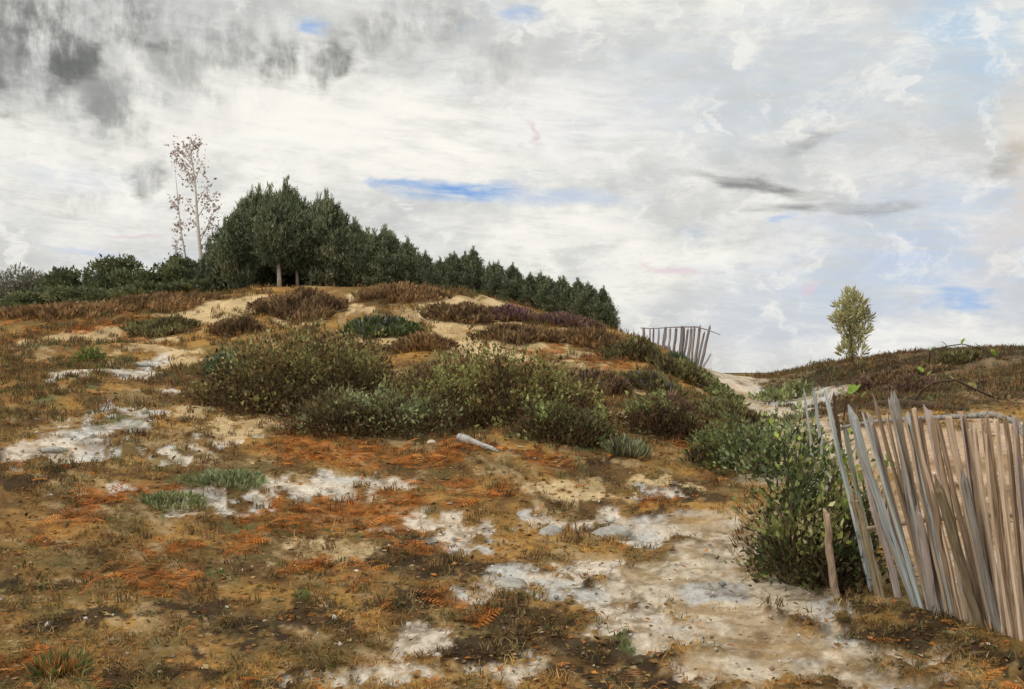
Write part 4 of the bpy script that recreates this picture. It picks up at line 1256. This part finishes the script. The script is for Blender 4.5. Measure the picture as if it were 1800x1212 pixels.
def bushy_tree(name, label, cat, px, d, base_py, top_py, w_px, n, pal, leaf, seed, group=None, lobes=None, bark=None, kind="leaf", upward=0.4, trunk_r=0.03, mat=None):
    rng = np.random.default_rng(seed)
    a, _ = ray(px, 606)
    x = a * d
    z = h1(x, d) if base_py is None else EYE + ray(px, base_py)[1] * d
    z = h1(x, d)
    H = EYE + ray(px, top_py)[1] * d - z
    W = w_px / F * d * 0.5
    t = thing(name, label, cat, (x, d, z), group)
    if lobes is None:
        lobes = []
        for i in range(11):
            q = rng.uniform(0, 1)
            hh = 0.30 + 0.62 * q
            r = 0.75 * math.sqrt(max(0.05, 1 - ((hh - 0.5) / 0.55) ** 2)) * rng.uniform(0.2, 1)
            b = rng.uniform(0, 6.28)
            lobes.append((math.cos(b) * r, math.sin(b) * r, hh, rng.uniform(0.26, 0.42), rng.uniform(0.10, 0.17)))
        lobes.append((0, 0, 0.85, 0.35, 0.14)); lobes.append((0, 0, 0.5, 0.7, 0.25))
    L = np.array(lobes)
    wgt = L[:, 3] ** 2 * L[:, 4] ** 0.5; wgt /= wgt.sum()
    wh = rng.choice(len(L), n, p=wgt)
    v = unit(n, rng); rad = rng.uniform(0.1, 1, n) ** 0.5
    lump = 0.75 + 0.5 * fbm(v[:, 0] * 2 + wh * 5, v[:, 1] * 2 + v[:, 2] * 2, seed, 3)
    P = np.stack([(L[wh, 0] + v[:, 0] * L[wh, 3] * rad * lump) * W, (L[wh, 1] + v[:, 1] * L[wh, 3] * rad * lump) * W, (L[wh, 2] + v[:, 2] * L[wh, 4] * rad * lump) * H], 1)
    P[:, 2] = np.clip(P[:, 2], 0.03, None)
    Dr = v + np.array([[0, 0, upward]]) + rng.normal(size=(n, 3)) * 0.4
    pal = np.array(pal)
    lobe_l = rng.uniform(0, len(pal), len(L))
    ci = np.clip(lobe_l[wh] * 0.6 + rng.normal(size=n) * 0.9 + 0.4, 0, len(pal) - 1).astype(int)
    stuff(obj("crown", leaf_mesh("crown", P, Dr, leaf * np.exp(rng.normal(size=n) * 0.3), pal[ci], rng, kind), mat or M_LEAF, t))
    mb = MB()
    r0 = trunk_r * H
    top = np.array([rng.normal() * 0.05 * W, rng.normal() * 0.05 * W, 0.9 * H])
    mid = np.array([rng.normal() * 0.08 * W, rng.normal() * 0.08 * W, 0.45 * H])
    b0 = np.array([0, 0, -0.15])
    mb.add(tube([b0, mid * 0.5, mid, mid * 0.4 + top * 0.6, top], [r0 * 1.2, r0, r0 * 0.8, r0 * 0.5, r0 * 0.15], 7, rng, 0.05))
    tk = obj("trunk", mb.mesh("trunk"), bark or M_BARK, t)
    mb = MB()
    for l in lobes:
        e = np.array([l[0] * W, l[1] * W, l[2] * H])
        hs = max(0.12, l[2] - 0.28 - 0.2 * rng.uniform()) * H
        s = mid * min(1, hs / (0.45 * H)) if hs < 0.45 * H else mid + (top - mid) * ((hs - 0.45 * H) / (0.45 * H))
        s = np.array([s[0], s[1], min(hs, 0.88 * H)])
        mb.add(tube([s, (s + e) / 2 + np.array([0, 0, -0.03 * H]), e], [r0 * 0.4, r0 * 0.26, r0 * 0.1], 5, cap=False))
    stuff(obj("limbs", mb.mesh("limbs"), bark or M_BARK, tk))
    return t


HG = [(0.10, 0.115, 0.065), (0.15, 0.17, 0.085), (0.20, 0.22, 0.11), (0.25, 0.275, 0.13), (0.31, 0.315, 0.19)]
HG2 = [(0.15, 0.15, 0.11), (0.21, 0.21, 0.15), (0.27, 0.27, 0.20), (0.36, 0.33, 0.24)]
hedge = [(-12, 44, 470, 90, HG2, "greyish bushy tree at the far left edge of the hedge"),
         (32, 43, 462, 80, HG2, "grey green tree with a brown tinged top in the left hedge"),
         (72, 44, 488, 70, HG, "low dark tree in the dip of the left hedge"),
         (112, 42, 466, 80, HG, "fresh green bushy tree left of the round topped one"),
         (160, 44, 474, 70, HG2, "dull tree in the left hedge just before the round topped one"),
         (205, 42, 450, 95, HG, "round topped tree, tallest of the left hedge"),
         (252, 43, 474, 70, HG, "low dark tree right of the round topped hedge tree"),
         (292, 41.5, 458, 80, HG, "olive green bushy tree near the right end of the hedge"),
         (326, 41, 452, 70, HG, "dark bushy tree under the thin red leaved tree"),
         (50, 40, 505, 110, HG, "low dark bush along the foot of the hedge, far left"),
         (150, 39.5, 505, 110, HG, "low green bush along the foot of the hedge below the fresh green tree"),
         (250, 39, 497, 110, HG, "low dark bush along the foot of the hedge, right of the middle"),
         (325, 38.5, 492, 80, HG, "low dark bush where hedge meets copse")]
for i, (px, d, tp, w, pal, lb) in enumerate(hedge):
    bushy_tree("hedge_tree", lb, "tree", px, d, None, tp + 4, w * 1.5, 6000, pal, 0.13, 400 + i, "trees of the left hedge", kind="slim" if pal is HG2 else "leaf", upward=0.9)

# thin bare tree with a few red leaves
def thin_tree():
    rng = np.random.default_rng(77)
    d = 45.0; px = 345
    a, _ = ray(px, 606); x = a * d; z = h1(x, d)
    t = thing("birch_tree", "thin pale tree with sparse dull red leaves rising behind hedge and copse", "tree", (x, d, z))
    P = lambda qx, qy: np.array([ray(qx, qy)[0] * d - x, 0, EYE + ray(qx, qy)[1] * d - z])
    mb = MB()
    base = np.array([0.15, 0, -0.2])
    mb.add(tube([base, P(354, 460), P(350, 420), P(346, 370), P(343, 320), P(336, 270), P(332, 238)], [0.12, 0.09, 0.075, 0.06, 0.04, 0.022, 0.008], 7, rng, 0.08))
    mb.add(tube([base + np.array([-0.4, 0.3, 0]), P(326, 450), P(317, 400), P(312, 345), P(308, 300)], [0.045, 0.036, 0.03, 0.02, 0.006], 6, rng, 0.08))
    tips = []
    for sx, sy, ex, ey in ((349, 420, 372, 385), (346, 380, 326, 350), (345, 360, 368, 325), (343, 330, 318, 290), (342, 320, 358, 282), (338, 285, 322, 258), (336, 270, 346, 250),
                           (350, 440, 375, 412), (347, 400, 330, 385), (317, 400, 310, 395), (318, 415, 312, 440), (314, 370, 306, 355), (350, 430, 385, 360), (346, 385, 375, 345),
                           (340, 300, 306, 270), (338, 290, 314, 262), (343, 330, 324, 312), (353, 455, 380, 430)):
        s = P(sx, sy); e = P(ex, ey); e[1] += rng.normal() * 0.35
        mb.add(tube([s, (s + e) / 2 + np.array([0, 0, 0.06]), e], [0.028, 0.018, 0.007], 5, cap=False))
        tips.append((s, e))
    obj("trunk", mb.mesh("trunk"), wood_mat("birch_bark", (0.55, 0.50, 0.44), (0.74, 0.70, 0.64), (0.40, 0.35, 0.30), (6, 6, 14)), t)
    Ps = []
    for s, e in tips:
        k = 34
        u = rng.uniform(0.35, 1.1, (k, 1))
        Ps.append(s + (e - s) * u + rng.normal(size=(k, 3)) * np.array([0.13, 0.13, 0.16]))
    for (qx, qy, r, k) in ((312, 350, .14, 26), (313, 440, .14, 30), (314, 395, .16, 30), (322, 262, .3, 60), (336, 250, .2, 30), (318, 290, .25, 50), (365, 345, .2, 40), (375, 365, .2, 30), (348, 252, .15, 24)):
        Ps.append(P(qx, qy) + rng.normal(size=(k, 3)) * r)
    Ps = np.concatenate(Ps)
    n = len(Ps)
    pal = np.array([(0.60, 0.48, 0.47), (0.64, 0.55, 0.53), (0.58, 0.52, 0.48), (0.60, 0.40, 0.41), (0.52, 0.49, 0.42)])
    dr = np.array([[0.1, 0, -0.5]]) + rng.normal(size=(n, 3)) * 0.6
    stuff(obj("crown", leaf_mesh("crown", Ps, dr, rng.uniform(0.09, 0.2, n), pal[rng.integers(0, 5, n)], rng, "leaf"), M_LEAF, t))


thin_tree()

# lone olive tree on the right bank
OL = [(0.46, 0.44, 0.22), (0.54, 0.51, 0.26), (0.60, 0.56, 0.31), (0.66, 0.61, 0.36), (0.36, 0.41, 0.27)]
bushy_tree("lone_tree", "small pale olive tree standing alone on the right bank's skyline", "tree", 1497, 31.6, None, 510, 76, 2300, OL, 0.17, 501, None,
           lobes=[(-0.1, 0, 0.88, 0.36, 0.13), (0.25, 0.1, 0.80, 0.48, 0.12), (-0.45, 0.1, 0.78, 0.34, 0.06), (-0.55, -0.1, 0.60, 0.40, 0.09), (0.0, 0.1, 0.62, 0.60, 0.12), (0.60, 0, 0.62, 0.38, 0.11),
                  (0.45, 0, 0.44, 0.46, 0.10), (-0.3, 0, 0.46, 0.42, 0.09), (0.15, 0.1, 0.30, 0.45, 0.10), (-0.25, 0, 0.16, 0.36, 0.09), (0.35, 0, 0.14, 0.32, 0.08)],
           kind="slim", upward=1.2, trunk_r=0.022)


# ------------------------------------------------------------------ palings
def paling_mesh(p0, p1, w, rng, sides=7, seg=9, taper=0.75, flat=0.6, point=True):
    """rough split pale from p0 (foot, in the ground) to p1 (tip), its own length along local Z"""
    L = (p1 - p0).length
    V = []; Fc = []
    prof = rng.uniform(0.62, 1.25, sides)
    wob = rng.normal(size=(seg + 1, 2)) * w * 0.10
    wob = np.cumsum(wob, 0) * 0.6
    for i in range(seg + 1):
        t = i / seg
        r = w * 0.5 * (1 - (1 - taper) * t) * (1 + rng.normal() * 0.05)
        if point and i == seg:
            r *= 0.35
        zz = t * L * (0.93 if (point and i == seg - 1) else 1.0) if not (point and i == seg - 1) else L * 0.945
        for k in range(sides):
            a = 2 * math.pi * k / sides
            rr = r * prof[k] * (1 + rng.normal() * 0.11)
            V.append((math.cos(a) * rr + wob[i, 0], math.sin(a) * rr * flat + wob[i, 1], zz + (rng.normal() * 0.02 if i == seg else 0)))
    for i in range(seg):
        for k in range(sides):
            k2 = (k + 1) % sides
            Fc.append((i * sides + k, i * sides + k2, (i + 1) * sides + k2, (i + 1) * sides + k))
    Fc.append(tuple(range(seg * sides, seg * sides + sides)))
    Fc.append(tuple(reversed(range(sides))))
    me = bpy.data.meshes.new("paling")
    me.from_pydata(V, [], Fc); me.update()
    return me


def aim(o, p0, p1, spin=0.0):
    q = (p1 - p0).to_track_quat("Z", "Y")
    o.rotation_mode = "QUATERNION"
    o.rotation_quaternion = q
    o.location = p0


def near_fence():
    rng = np.random.default_rng(88)
    foot = hit(1620, 1075)
    t = thing("paling_fence", "leaning fence of rough weathered palings along the right of the path", "fence", foot)
    # (top px, top py, foot px, foot py, width px, wood)
    rows = [
        (1451, 690, 1530, 1040, 13, W_BLUE), (1483, 742, 1540, 1042, 20, W_GREEN), (1491, 716, 1606, 1066, 28, W_BLUE), (1503, 760, 1578, 1050, 22, W_PINK),
        (1520, 728, 1622, 1070, 14, W_BLUE), (1536, 698, 1636, 1072, 13, W_BROWN), (1562, 706, 1652, 1080, 18, W_GREY), (1578, 684, 1648, 1074, 27, W_GREY),
        (1592, 728, 1668, 1082, 26, W_BLUE), (1612, 722, 1690, 1088, 22, W_BEIGE), (1634, 728, 1712, 1094, 24, W_PINK), (1652, 742, 1730, 1100, 16, W_BROWN), (1668, 738, 1742, 1104, 22, W_BEIGE),
        (1690, 736, 1752, 1108, 13, W_BROWN), (1704, 752, 1764, 1112, 20, W_BEIGE), (1726, 762, 1778, 1118, 23, W_BEIGE), (1732, 738, 1786, 1120, 14, W_BROWN), (1750, 742, 1798, 1126, 16, W_BEIGE),
        (1766, 738, 1808, 1130, 16, W_BROWN), (1782, 744, 1820, 1136, 20, W_BEIGE), (1800, 740, 1834, 1142, 18, W_BROWN), (1822, 742, 1850, 1150, 22, W_GREY), (1846, 738, 1868, 1158, 20, W_BROWN),
        (1872, 742, 1890, 1168, 22, W_BEIGE), (1900, 738, 1914, 1178, 22, W_GREY),
        # short broken ones in front
        (1507, 868, 1548, 1052, 20, W_OLIVE), (1642, 846, 1722, 1104, 24, W_OLIVE), (1698, 830, 1756, 1114, 16, W_GREY), (1612, 890, 1646, 1080, 18, W_PINK),
    ]
    fill = []
    for i in range(21):
        u = 0.14 + 0.85 * (i + rng.uniform(0, 1)) / 21
        bx = 1560 + (1880 - 1560) * u
        lean = 96 - 74 * u + rng.normal() * 3
        fill.append((bx - lean, 740 + rng.normal() * 5, bx, float(np.interp(bx, (1560, 1640, 1800, 1890), (1046, 1074, 1127, 1168))), rng.uniform(11, 19), (W_BROWN, W_BEIGE, W_PINK, W_PINK, W_BEIGE)[int(rng.integers(0, 5))]))
    rows = rows[:25] + fill + rows[25:]
    for i, (tx, ty, bx, by, w, mat) in enumerate(rows):
        b = hit(bx, by)
        short = i >= 46
        dtop = b.y * (1.0 + (0.01 if not short else -0.012))
        top = at(tx, ty, dtop)
        d = (b - top).normalized()
        p0 = b + d * 0.10
        me = paling_mesh(p0, top, w / F * b.y, rng, flat=rng.uniform(0.5, 0.8), taper=rng.uniform(0.62, 0.95), point=(i < 9 or i >= 46))
        o = obj("paling", me, mat, t)
        aim(o, p0 - foot, top - foot)
    # bowed rail behind the palings
    pts = []
    for px, py, d in ((1478, 752, 6.40), (1530, 742, 6.28), (1600, 737, 6.10), (1680, 733, 5.85), (1750, 730, 5.60), (1785, 742, 5.48), (1802, 768, 5.40), (1840, 775, 5.25), (1920, 770, 4.95)):
        pts.append(np.array(at(px, py, d + 0.10) - foot))
    mb = MB(); mb.add(tube(pts, [0.011, 0.012, 0.013, 0.015, 0.017, 0.018, 0.017, 0.016, 0.015], 8, rng, 0.12))
    obj("rail", mb.mesh("rail"), W_GREY, t)
    pts = [np.array(at(px, py, d + 0.09) - foot) for px, py, d in ((1520, 930, 6.35), (1620, 915, 6.02), (1720, 905, 5.68), (1800, 905, 5.42), (1910, 910, 4.98))]
    mb = MB(); mb.add(tube(pts, [0.012, 0.015, 0.016, 0.016, 0.016], 8, rng, 0.12))
    obj("rail", mb.mesh("rail"), W_BEIGE, t)


near_fence()


def stake(label, tx, ty, bx, by, w, mat, d=None, cat="stake", seed=0):
    rng = np.random.default_rng(600 + seed)
    b = hit(bx, by) if d is None else None
    if b is None:
        a, _ = ray(bx, 606); b = Vector((a * d, d, h1(a * d, d)))
    top = at(tx, ty, b.y)
    dr = (b - top).normalized()
    p0 = b + dr * 0.08
    o = obj("stake", paling_mesh(p0, top, w / F * b.y, rng), mat)
    aim(o, p0, top)
    o["label"] = label; o["category"] = cat; o["group"] = "lone stakes by the near fence"
    return o


stake("thin blue grey stake farthest left, behind the bramble", 1414, 683, 1432, 800, 8, W_BLUE, 11.0, seed=1)
stake("thin bluish stake with dark tip between far stake and blackened post", 1428, 682, 1455, 800, 10, W_BLUE, 9.6, seed=2)
stake("blackened stake standing just behind the thin blue paling", 1466, 690, 1480, 790, 12, M_TWIG, 12.5, seed=3)
stake("stubby brown broken stake poking out of the dense bramble", 1456, 896, 1470, 1040, 32, W_BROWN, 6.42, seed=4)


def far_fence():
    rng = np.random.default_rng(99)
    D = 30.0
    a, _ = ray(1190, 606)
    foot = Vector((a * D, D, h1(a * D, D)))
    t = thing("paling_fence", "small far fence of mauve grey palings at the dune's right end against sky", "fence", foot)
    dep = lambda px: 31.2 - (px - 1130) / 120 * 2.0
    for tx, ty, bx, w in ((1133, 576, 1133, 6), (1142, 578, 1142, 4), (1151, 577, 1150, 5), (1158, 579, 1157, 4), (1168, 576, 1166, 6), (1178, 577, 1175, 6), (1187, 576, 1184, 6), (1200, 574, 1195, 9),
                          (1208, 577, 1201, 4), (1213, 575, 1208, 6), (1221, 574, 1215, 6), (1231, 573, 1221, 7), (1238, 583, 1226, 5), (1249, 574, 1231, 7), (1250, 622, 1236, 4)):
        d = dep(bx); A, _ = ray(bx, 606)
        b = Vector((A * d, d, h1(A * d, d)))
        top = at(tx, ty, d)
        dr = (b - top).normalized(); p0 = b + dr * 0.12
        o = obj("paling", paling_mesh(p0, top, 1.5 * w / F * d, rng, 6, 5), W_FAR, t)
        aim(o, p0 - foot, top - foot)
    pts = [np.array(at(px, py, dep(px) - 0.06) - foot) for px, py in ((1126, 577), (1150, 578), (1175, 576), (1200, 575), (1225, 575), (1245, 581), (1266, 589))]
    mb = MB(); mb.add(tube(pts, [0.013, 0.015, 0.015, 0.018, 0.019, 0.018, 0.010], 6, rng, 0.15))
    obj("rail", mb.mesh("rail"), W_FAR, t)


far_fence()


# ------------------------------------------------------------------ canes with single leaves on the bank
def leaf_piece():
    n = 9
    V = []; Fc = []
    for i in range(n):
        t = i / (n - 1)
        w = 0.30 * math.sin(math.pi * min(1, t * 0.92 + 0.06)) ** 0.8 * (1 if i < n - 1 else 0.1)
        V += [(-w, t, 0.07 * math.sin(t * 3) + 0.05), (0, t, 0.07 * math.sin(t * 3)), (w, t, 0.07 * math.sin(t * 3) + 0.05)]
    for i in range(n - 1):
        a = 3 * i
        Fc += [(a, a + 1, a + 4, a + 3), (a + 1, a + 2, a + 5, a + 4)]
    me = bpy.data.meshes.new("leaf"); me.from_pydata(V, [], Fc)
    me.polygons.foreach_set("use_smooth", np.ones(len(me.polygons), bool)); me.update()
    return me


def plain_leaf_mat(name, c):
    m, B = new_mat(name)
    tc = B.n("ShaderNodeTexCoord")
    nz = B.noise(tc.outputs["Object"], 6.0, 4, 0.6).outputs[0]
    col = B.mix(B.map(nz, 0.3, 0.7), (c[0] * 0.7, c[1] * 0.75, c[2] * 0.7), (c[0] * 1.15, c[1] * 1.1, c[2] * 1.1))
    p = B.n("ShaderNodeBsdfPrincipled"); B.link(col, p.inputs["Base Color"]); p.inputs["Roughness"].default_value = 0.45
    t = B.n("ShaderNodeBsdfTranslucent"); B.link(col, t.inputs[0])
    mx = B.n("ShaderNodeMixShader"); mx.inputs[0].default_value = 0.3
    B.link(p.outputs[0], mx.inputs[1]); B.link(t.outputs[0], mx.inputs[2])
    out = B.n("ShaderNodeOutputMaterial"); B.link(mx.outputs[0], out.inputs[0])
    return m


M_LIME = plain_leaf_mat("lime_leaf", (0.26, 0.40, 0.05))
M_YLEAF = plain_leaf_mat("yellow_olive_leaf", (0.32, 0.28, 0.08))
LEAFP = leaf_piece()
LEAFP.materials.append(M_LIME)


def cane(label, pts, radii, leaves, d, seed, mat=M_TWIG, leafmat=None, name="bramble_cane", cat="cane"):
    """arching cane; points are photo pixels at distance d (last element of a point may give its own distance)"""
    rng = np.random.default_rng(seed)
    W = [at(p[0], p[1], p[2] if len(p) > 2 else d) for p in pts]
    g = Vector((W[0].x, W[0].y, h1(W[0].x, W[0].y)))
    W[0] = g + Vector((0, 0, -0.05))
    t = thing(name, label, cat, g)
    mb = MB(); mb.add(tube([np.array(p - g) for p in W], radii, 6, rng, 0.08))
    so = obj("stem", mb.mesh("stem"), mat, t)
    stem = np.array([np.array(p - g) for p in W])
    for lx, ly, s, ang in leaves:
        p = np.array(at(lx, ly, d) - g)
        # hang each leaf on the nearest point of the cane
        best = None
        for i in range(len(stem) - 1):
            ab = stem[i + 1] - stem[i]; u = np.clip(np.dot(p - stem[i], ab) / np.dot(ab, ab), 0, 1)
            q = stem[i] + ab * u
            if best is None or np.linalg.norm(q - p) < np.linalg.norm(best - p):
                best = q
        o = obj("leaf", LEAFP, None, t)
        if leafmat:
            o.material_slots[0].link = "OBJECT"; o.material_slots[0].material = leafmat
        o.location = best
        sz = 0.68 * s / F * d
        o.scale = (sz, sz, sz)
        o.rotation_euler = (rng.uniform(0.5, 1.1), rng.uniform(-0.4, 0.4), ang)
    return t


cane("thin arching cane with bright green leaves above the right bank's crest", [(1632, 640), (1634, 618), (1664, 609), (1692, 605), (1722, 613), (1748, 626), (1762, 646)], [0.018, 0.016, 0.014, 0.012, 0.011, 0.010, 0.008],
     [(1636, 617, 22, -1.2), (1664, 609, 18, 1.3), (1690, 606, 18, -1.3), (1722, 614, 18, 1.2), (1748, 624, 24, 0.3), (1752, 628, 20, 2.2), (1746, 630, 20, -2.0), (1760, 642, 20, -1.0)], 25.0, 701)
cane("short cane with lime green leaves in the middle of the right bank", [(1606, 685), (1612, 668), (1622, 655), (1632, 663)], [0.016, 0.013, 0.011, 0.007],
     [(1622, 655, 26, 0.2), (1618, 657, 24, 1.4), (1630, 662, 22, -1.5), (1608, 672, 18, 1.2), (1600, 668, 18, 1.8)], 20.5, 702)
cane("low sprig with broad lime leaves just above the near palings", [(1480, 712), (1488, 698), (1498, 690), (1515, 700)], [0.012, 0.010, 0.008, 0.005],
     [(1490, 690, 34, -0.6), (1498, 688, 30, 0.4), (1482, 694, 28, 1.3), (1515, 700, 22, -1.4), (1500, 692, 30, -1.6)], 16.0, 703)
cane("drooping lime leaf sprig growing between the two bluest palings", [(1556, 860), (1558, 820), (1563, 805), (1572, 830)], [0.006, 0.005, 0.004, 0.003],
     [(1560, 812, 26, 0.2), (1566, 828, 30, -1.4), (1556, 835, 26, 1.5), (1562, 822, 22, 2.4)], 7.4, 704)
cane("dark forked branch arching over the right bank with a few yellow leaves", [(1600, 700), (1618, 688), (1640, 672), (1680, 668), (1715, 685), (1750, 700), (1785, 704)], [0.026, 0.026, 0.024, 0.022, 0.020, 0.018, 0.014],
     [(1676, 668, 18, 0.4), (1706, 680, 20, -0.3), (1714, 684, 22, 0.2), (1742, 696, 18, 0.6), (1772, 702, 14, -0.4)], 18.5, 705, leafmat=M_YLEAF)


def branch_on_ground(name, label, cat, pts, d, radii, mat, seed, twigs=()):
    rng = np.random.default_rng(seed)
    W = [at(px, py, dd) for px, py, dd in pts]
    g = Vector((W[0].x, W[0].y, h1(W[0].x, W[0].y)))
    t = thing(name, label, cat, g)
    P = []
    for p, r in zip(W, radii):
        zz = max(h1(p.x, p.y) + r * 0.5, 0)
        P.append(np.array((p.x, p.y, zz)) - np.array(g))
    mb = MB(); mb.add(tube(P, radii, 8, rng, 0.12))
    obj("stem", mb.mesh("stem"), mat, t)
    return t


branch_on_ground("fallen_branch", "long crooked dark branch lying along the foot of the right bank", "branch",
                 [(1430, 700, 21.5), (1480, 708, 20.2), (1530, 706, 19.4), (1580, 705, 18.8), (1640, 712, 18.0), (1700, 720, 17.3)], 19, [0.03, 0.045, 0.06, 0.07, 0.065, 0.04], M_TWIG, 711)


# pale log at the foot of the middle bush
def log():
    rng = np.random.default_rng(721)
    a = hit(808, 776); b = hit(876, 796)
    t = thing("log", "short pale grey log with whitish end lying under the middle bush", "log", a)
    P = []
    for u in np.linspace(0, 1, 7):
        p = a.lerp(b, u)
        P.append(np.array((p.x - a.x, p.y - a.y, h1(p.x, p.y) - a.z + 0.030 * (1 - 0.3 * u) + 0.03 * (1 - u))))
    mb = MB(); mb.add(tube(P, [0.048, 0.056, 0.050, 0.046, 0.040, 0.032, 0.018], 10, rng, 0.22))
    body = obj("stem", mb.mesh("stem"), wood_mat("pale_log_wood", (0.24, 0.23, 0.21), (0.56, 0.56, 0.53), (0.34, 0.31, 0.27), (10, 50, 50)), t)
    mb = MB()
    dr = P[0] - P[1]; dr /= np.linalg.norm(dr)
    mb.add(tube([P[0] + dr * 0.004, P[0] + dr * 0.014, P[0] + dr * 0.016], [0.046, 0.043, 0.016], 10, rng, 0.06))
    obj("cut_end", mb.mesh("cut_end"), wood_mat("fresh_cut_wood", (0.55, 0.53, 0.50), (0.72, 0.70, 0.67), (0.6, 0.55, 0.5), (30, 30, 30)), t)


log()


def mushroom():
    c = hit(757, 790)
    t = thing("mushroom", "pale cream mushroom standing under the middle bush left of the log", "mushroom", c)
    mb = MB(); mb.add(tube([(0, 0, -0.02), (0.004, 0, 0.04), (0.010, 0, 0.085)], [0.013, 0.010, 0.009], 8))
    m = stone_mat("mushroom_skin", (0.62, 0.50, 0.36), (0.74, 0.64, 0.50))
    obj("stem", mb.mesh("stem"), m, t)
    V = []; Fc = []
    prof = [(0.0, 0.122), (0.022, 0.119), (0.043, 0.108), (0.058, 0.092), (0.062, 0.080), (0.055, 0.080), (0.012, 0.088)]
    n = 16
    for r, z in prof:
        for k in range(n):
            a = 6.283 * k / n
            V.append((0.010 + math.cos(a) * max(r, 0.001), math.sin(a) * max(r, 0.001), z))
    for i in range(len(prof) - 1):
        for k in range(n):
            Fc.append((i * n + k, (i + 1) * n + k, (i + 1) * n + (k + 1) % n, i * n + (k + 1) % n))
    me = bpy.data.meshes.new("cap"); me.from_pydata(V, [], Fc)
    me.polygons.foreach_set("use_smooth", np.ones(len(me.polygons), bool)); me.update()
    obj("cap", me, m, t)


mushroom()


# stones half buried in the ground
def stone(label, px, py, w, h, seed, mat=M_STONE):
    rng = np.random.default_rng(seed)
    c = hit(px, py + h * 0.3)
    W = w / F * c.y * 0.5
    nu, nv = 16, 9
    V = []; Fc = []
    for j in range(nv + 1):
        th = math.pi * j / nv
        for i in range(nu):
            ph = 2 * math.pi * i / nu
            v = np.array([math.sin(th) * math.cos(ph), math.sin(th) * math.sin(ph), math.cos(th)])
            k = 1 + 0.95 * (float(fbm(np.array([v[0] * 2.1 + seed]), np.array([v[1] * 2.1 + v[2] * 1.7]), seed, 4, 0.6)[0]) - 0.5)
            V.append((v[0] * W * k, v[1] * W * 0.8 * k, v[2] * W * 0.34 * k))
    for j in range(nv):
        for i in range(nu):
            Fc.append((j * nu + i, (j + 1) * nu + i, (j + 1) * nu + (i + 1) % nu, j * nu + (i + 1) % nu))
    me = bpy.data.meshes.new("stone"); me.from_pydata(V, [], Fc)
    me.polygons.foreach_set("use_smooth", np.ones(len(me.polygons), bool)); me.update()
    o = obj("stone", me, mat)
    o.location = (c.x, c.y, c.z - W * 0.04)
    o.rotation_euler = (rng.normal() * 0.12, rng.normal() * 0.12, rng.uniform(0, 6.28))
    o["label"] = label; o["category"] = "stone"; o["group"] = "pale stones in the ground"


stone("flat pale grey stone alone in brown ground left of the path", 965, 928, 62, 26, 801)
stone("wide bluish grey stone where the brown ground meets the path", 1075, 930, 80, 34, 802)
stone("large whitish stone at the rim of the dark hollow in the foreground", 893, 1015, 74, 44, 803)
stone("small white stone in the streak of sand on the far left", 92, 786, 46, 22, 806)
stone("grey boulder in the heather left of the sand path", 1240, 715, 40, 28, 808)
stone("pinkish white stone high on the left slope", 250, 638, 34, 14, 810)
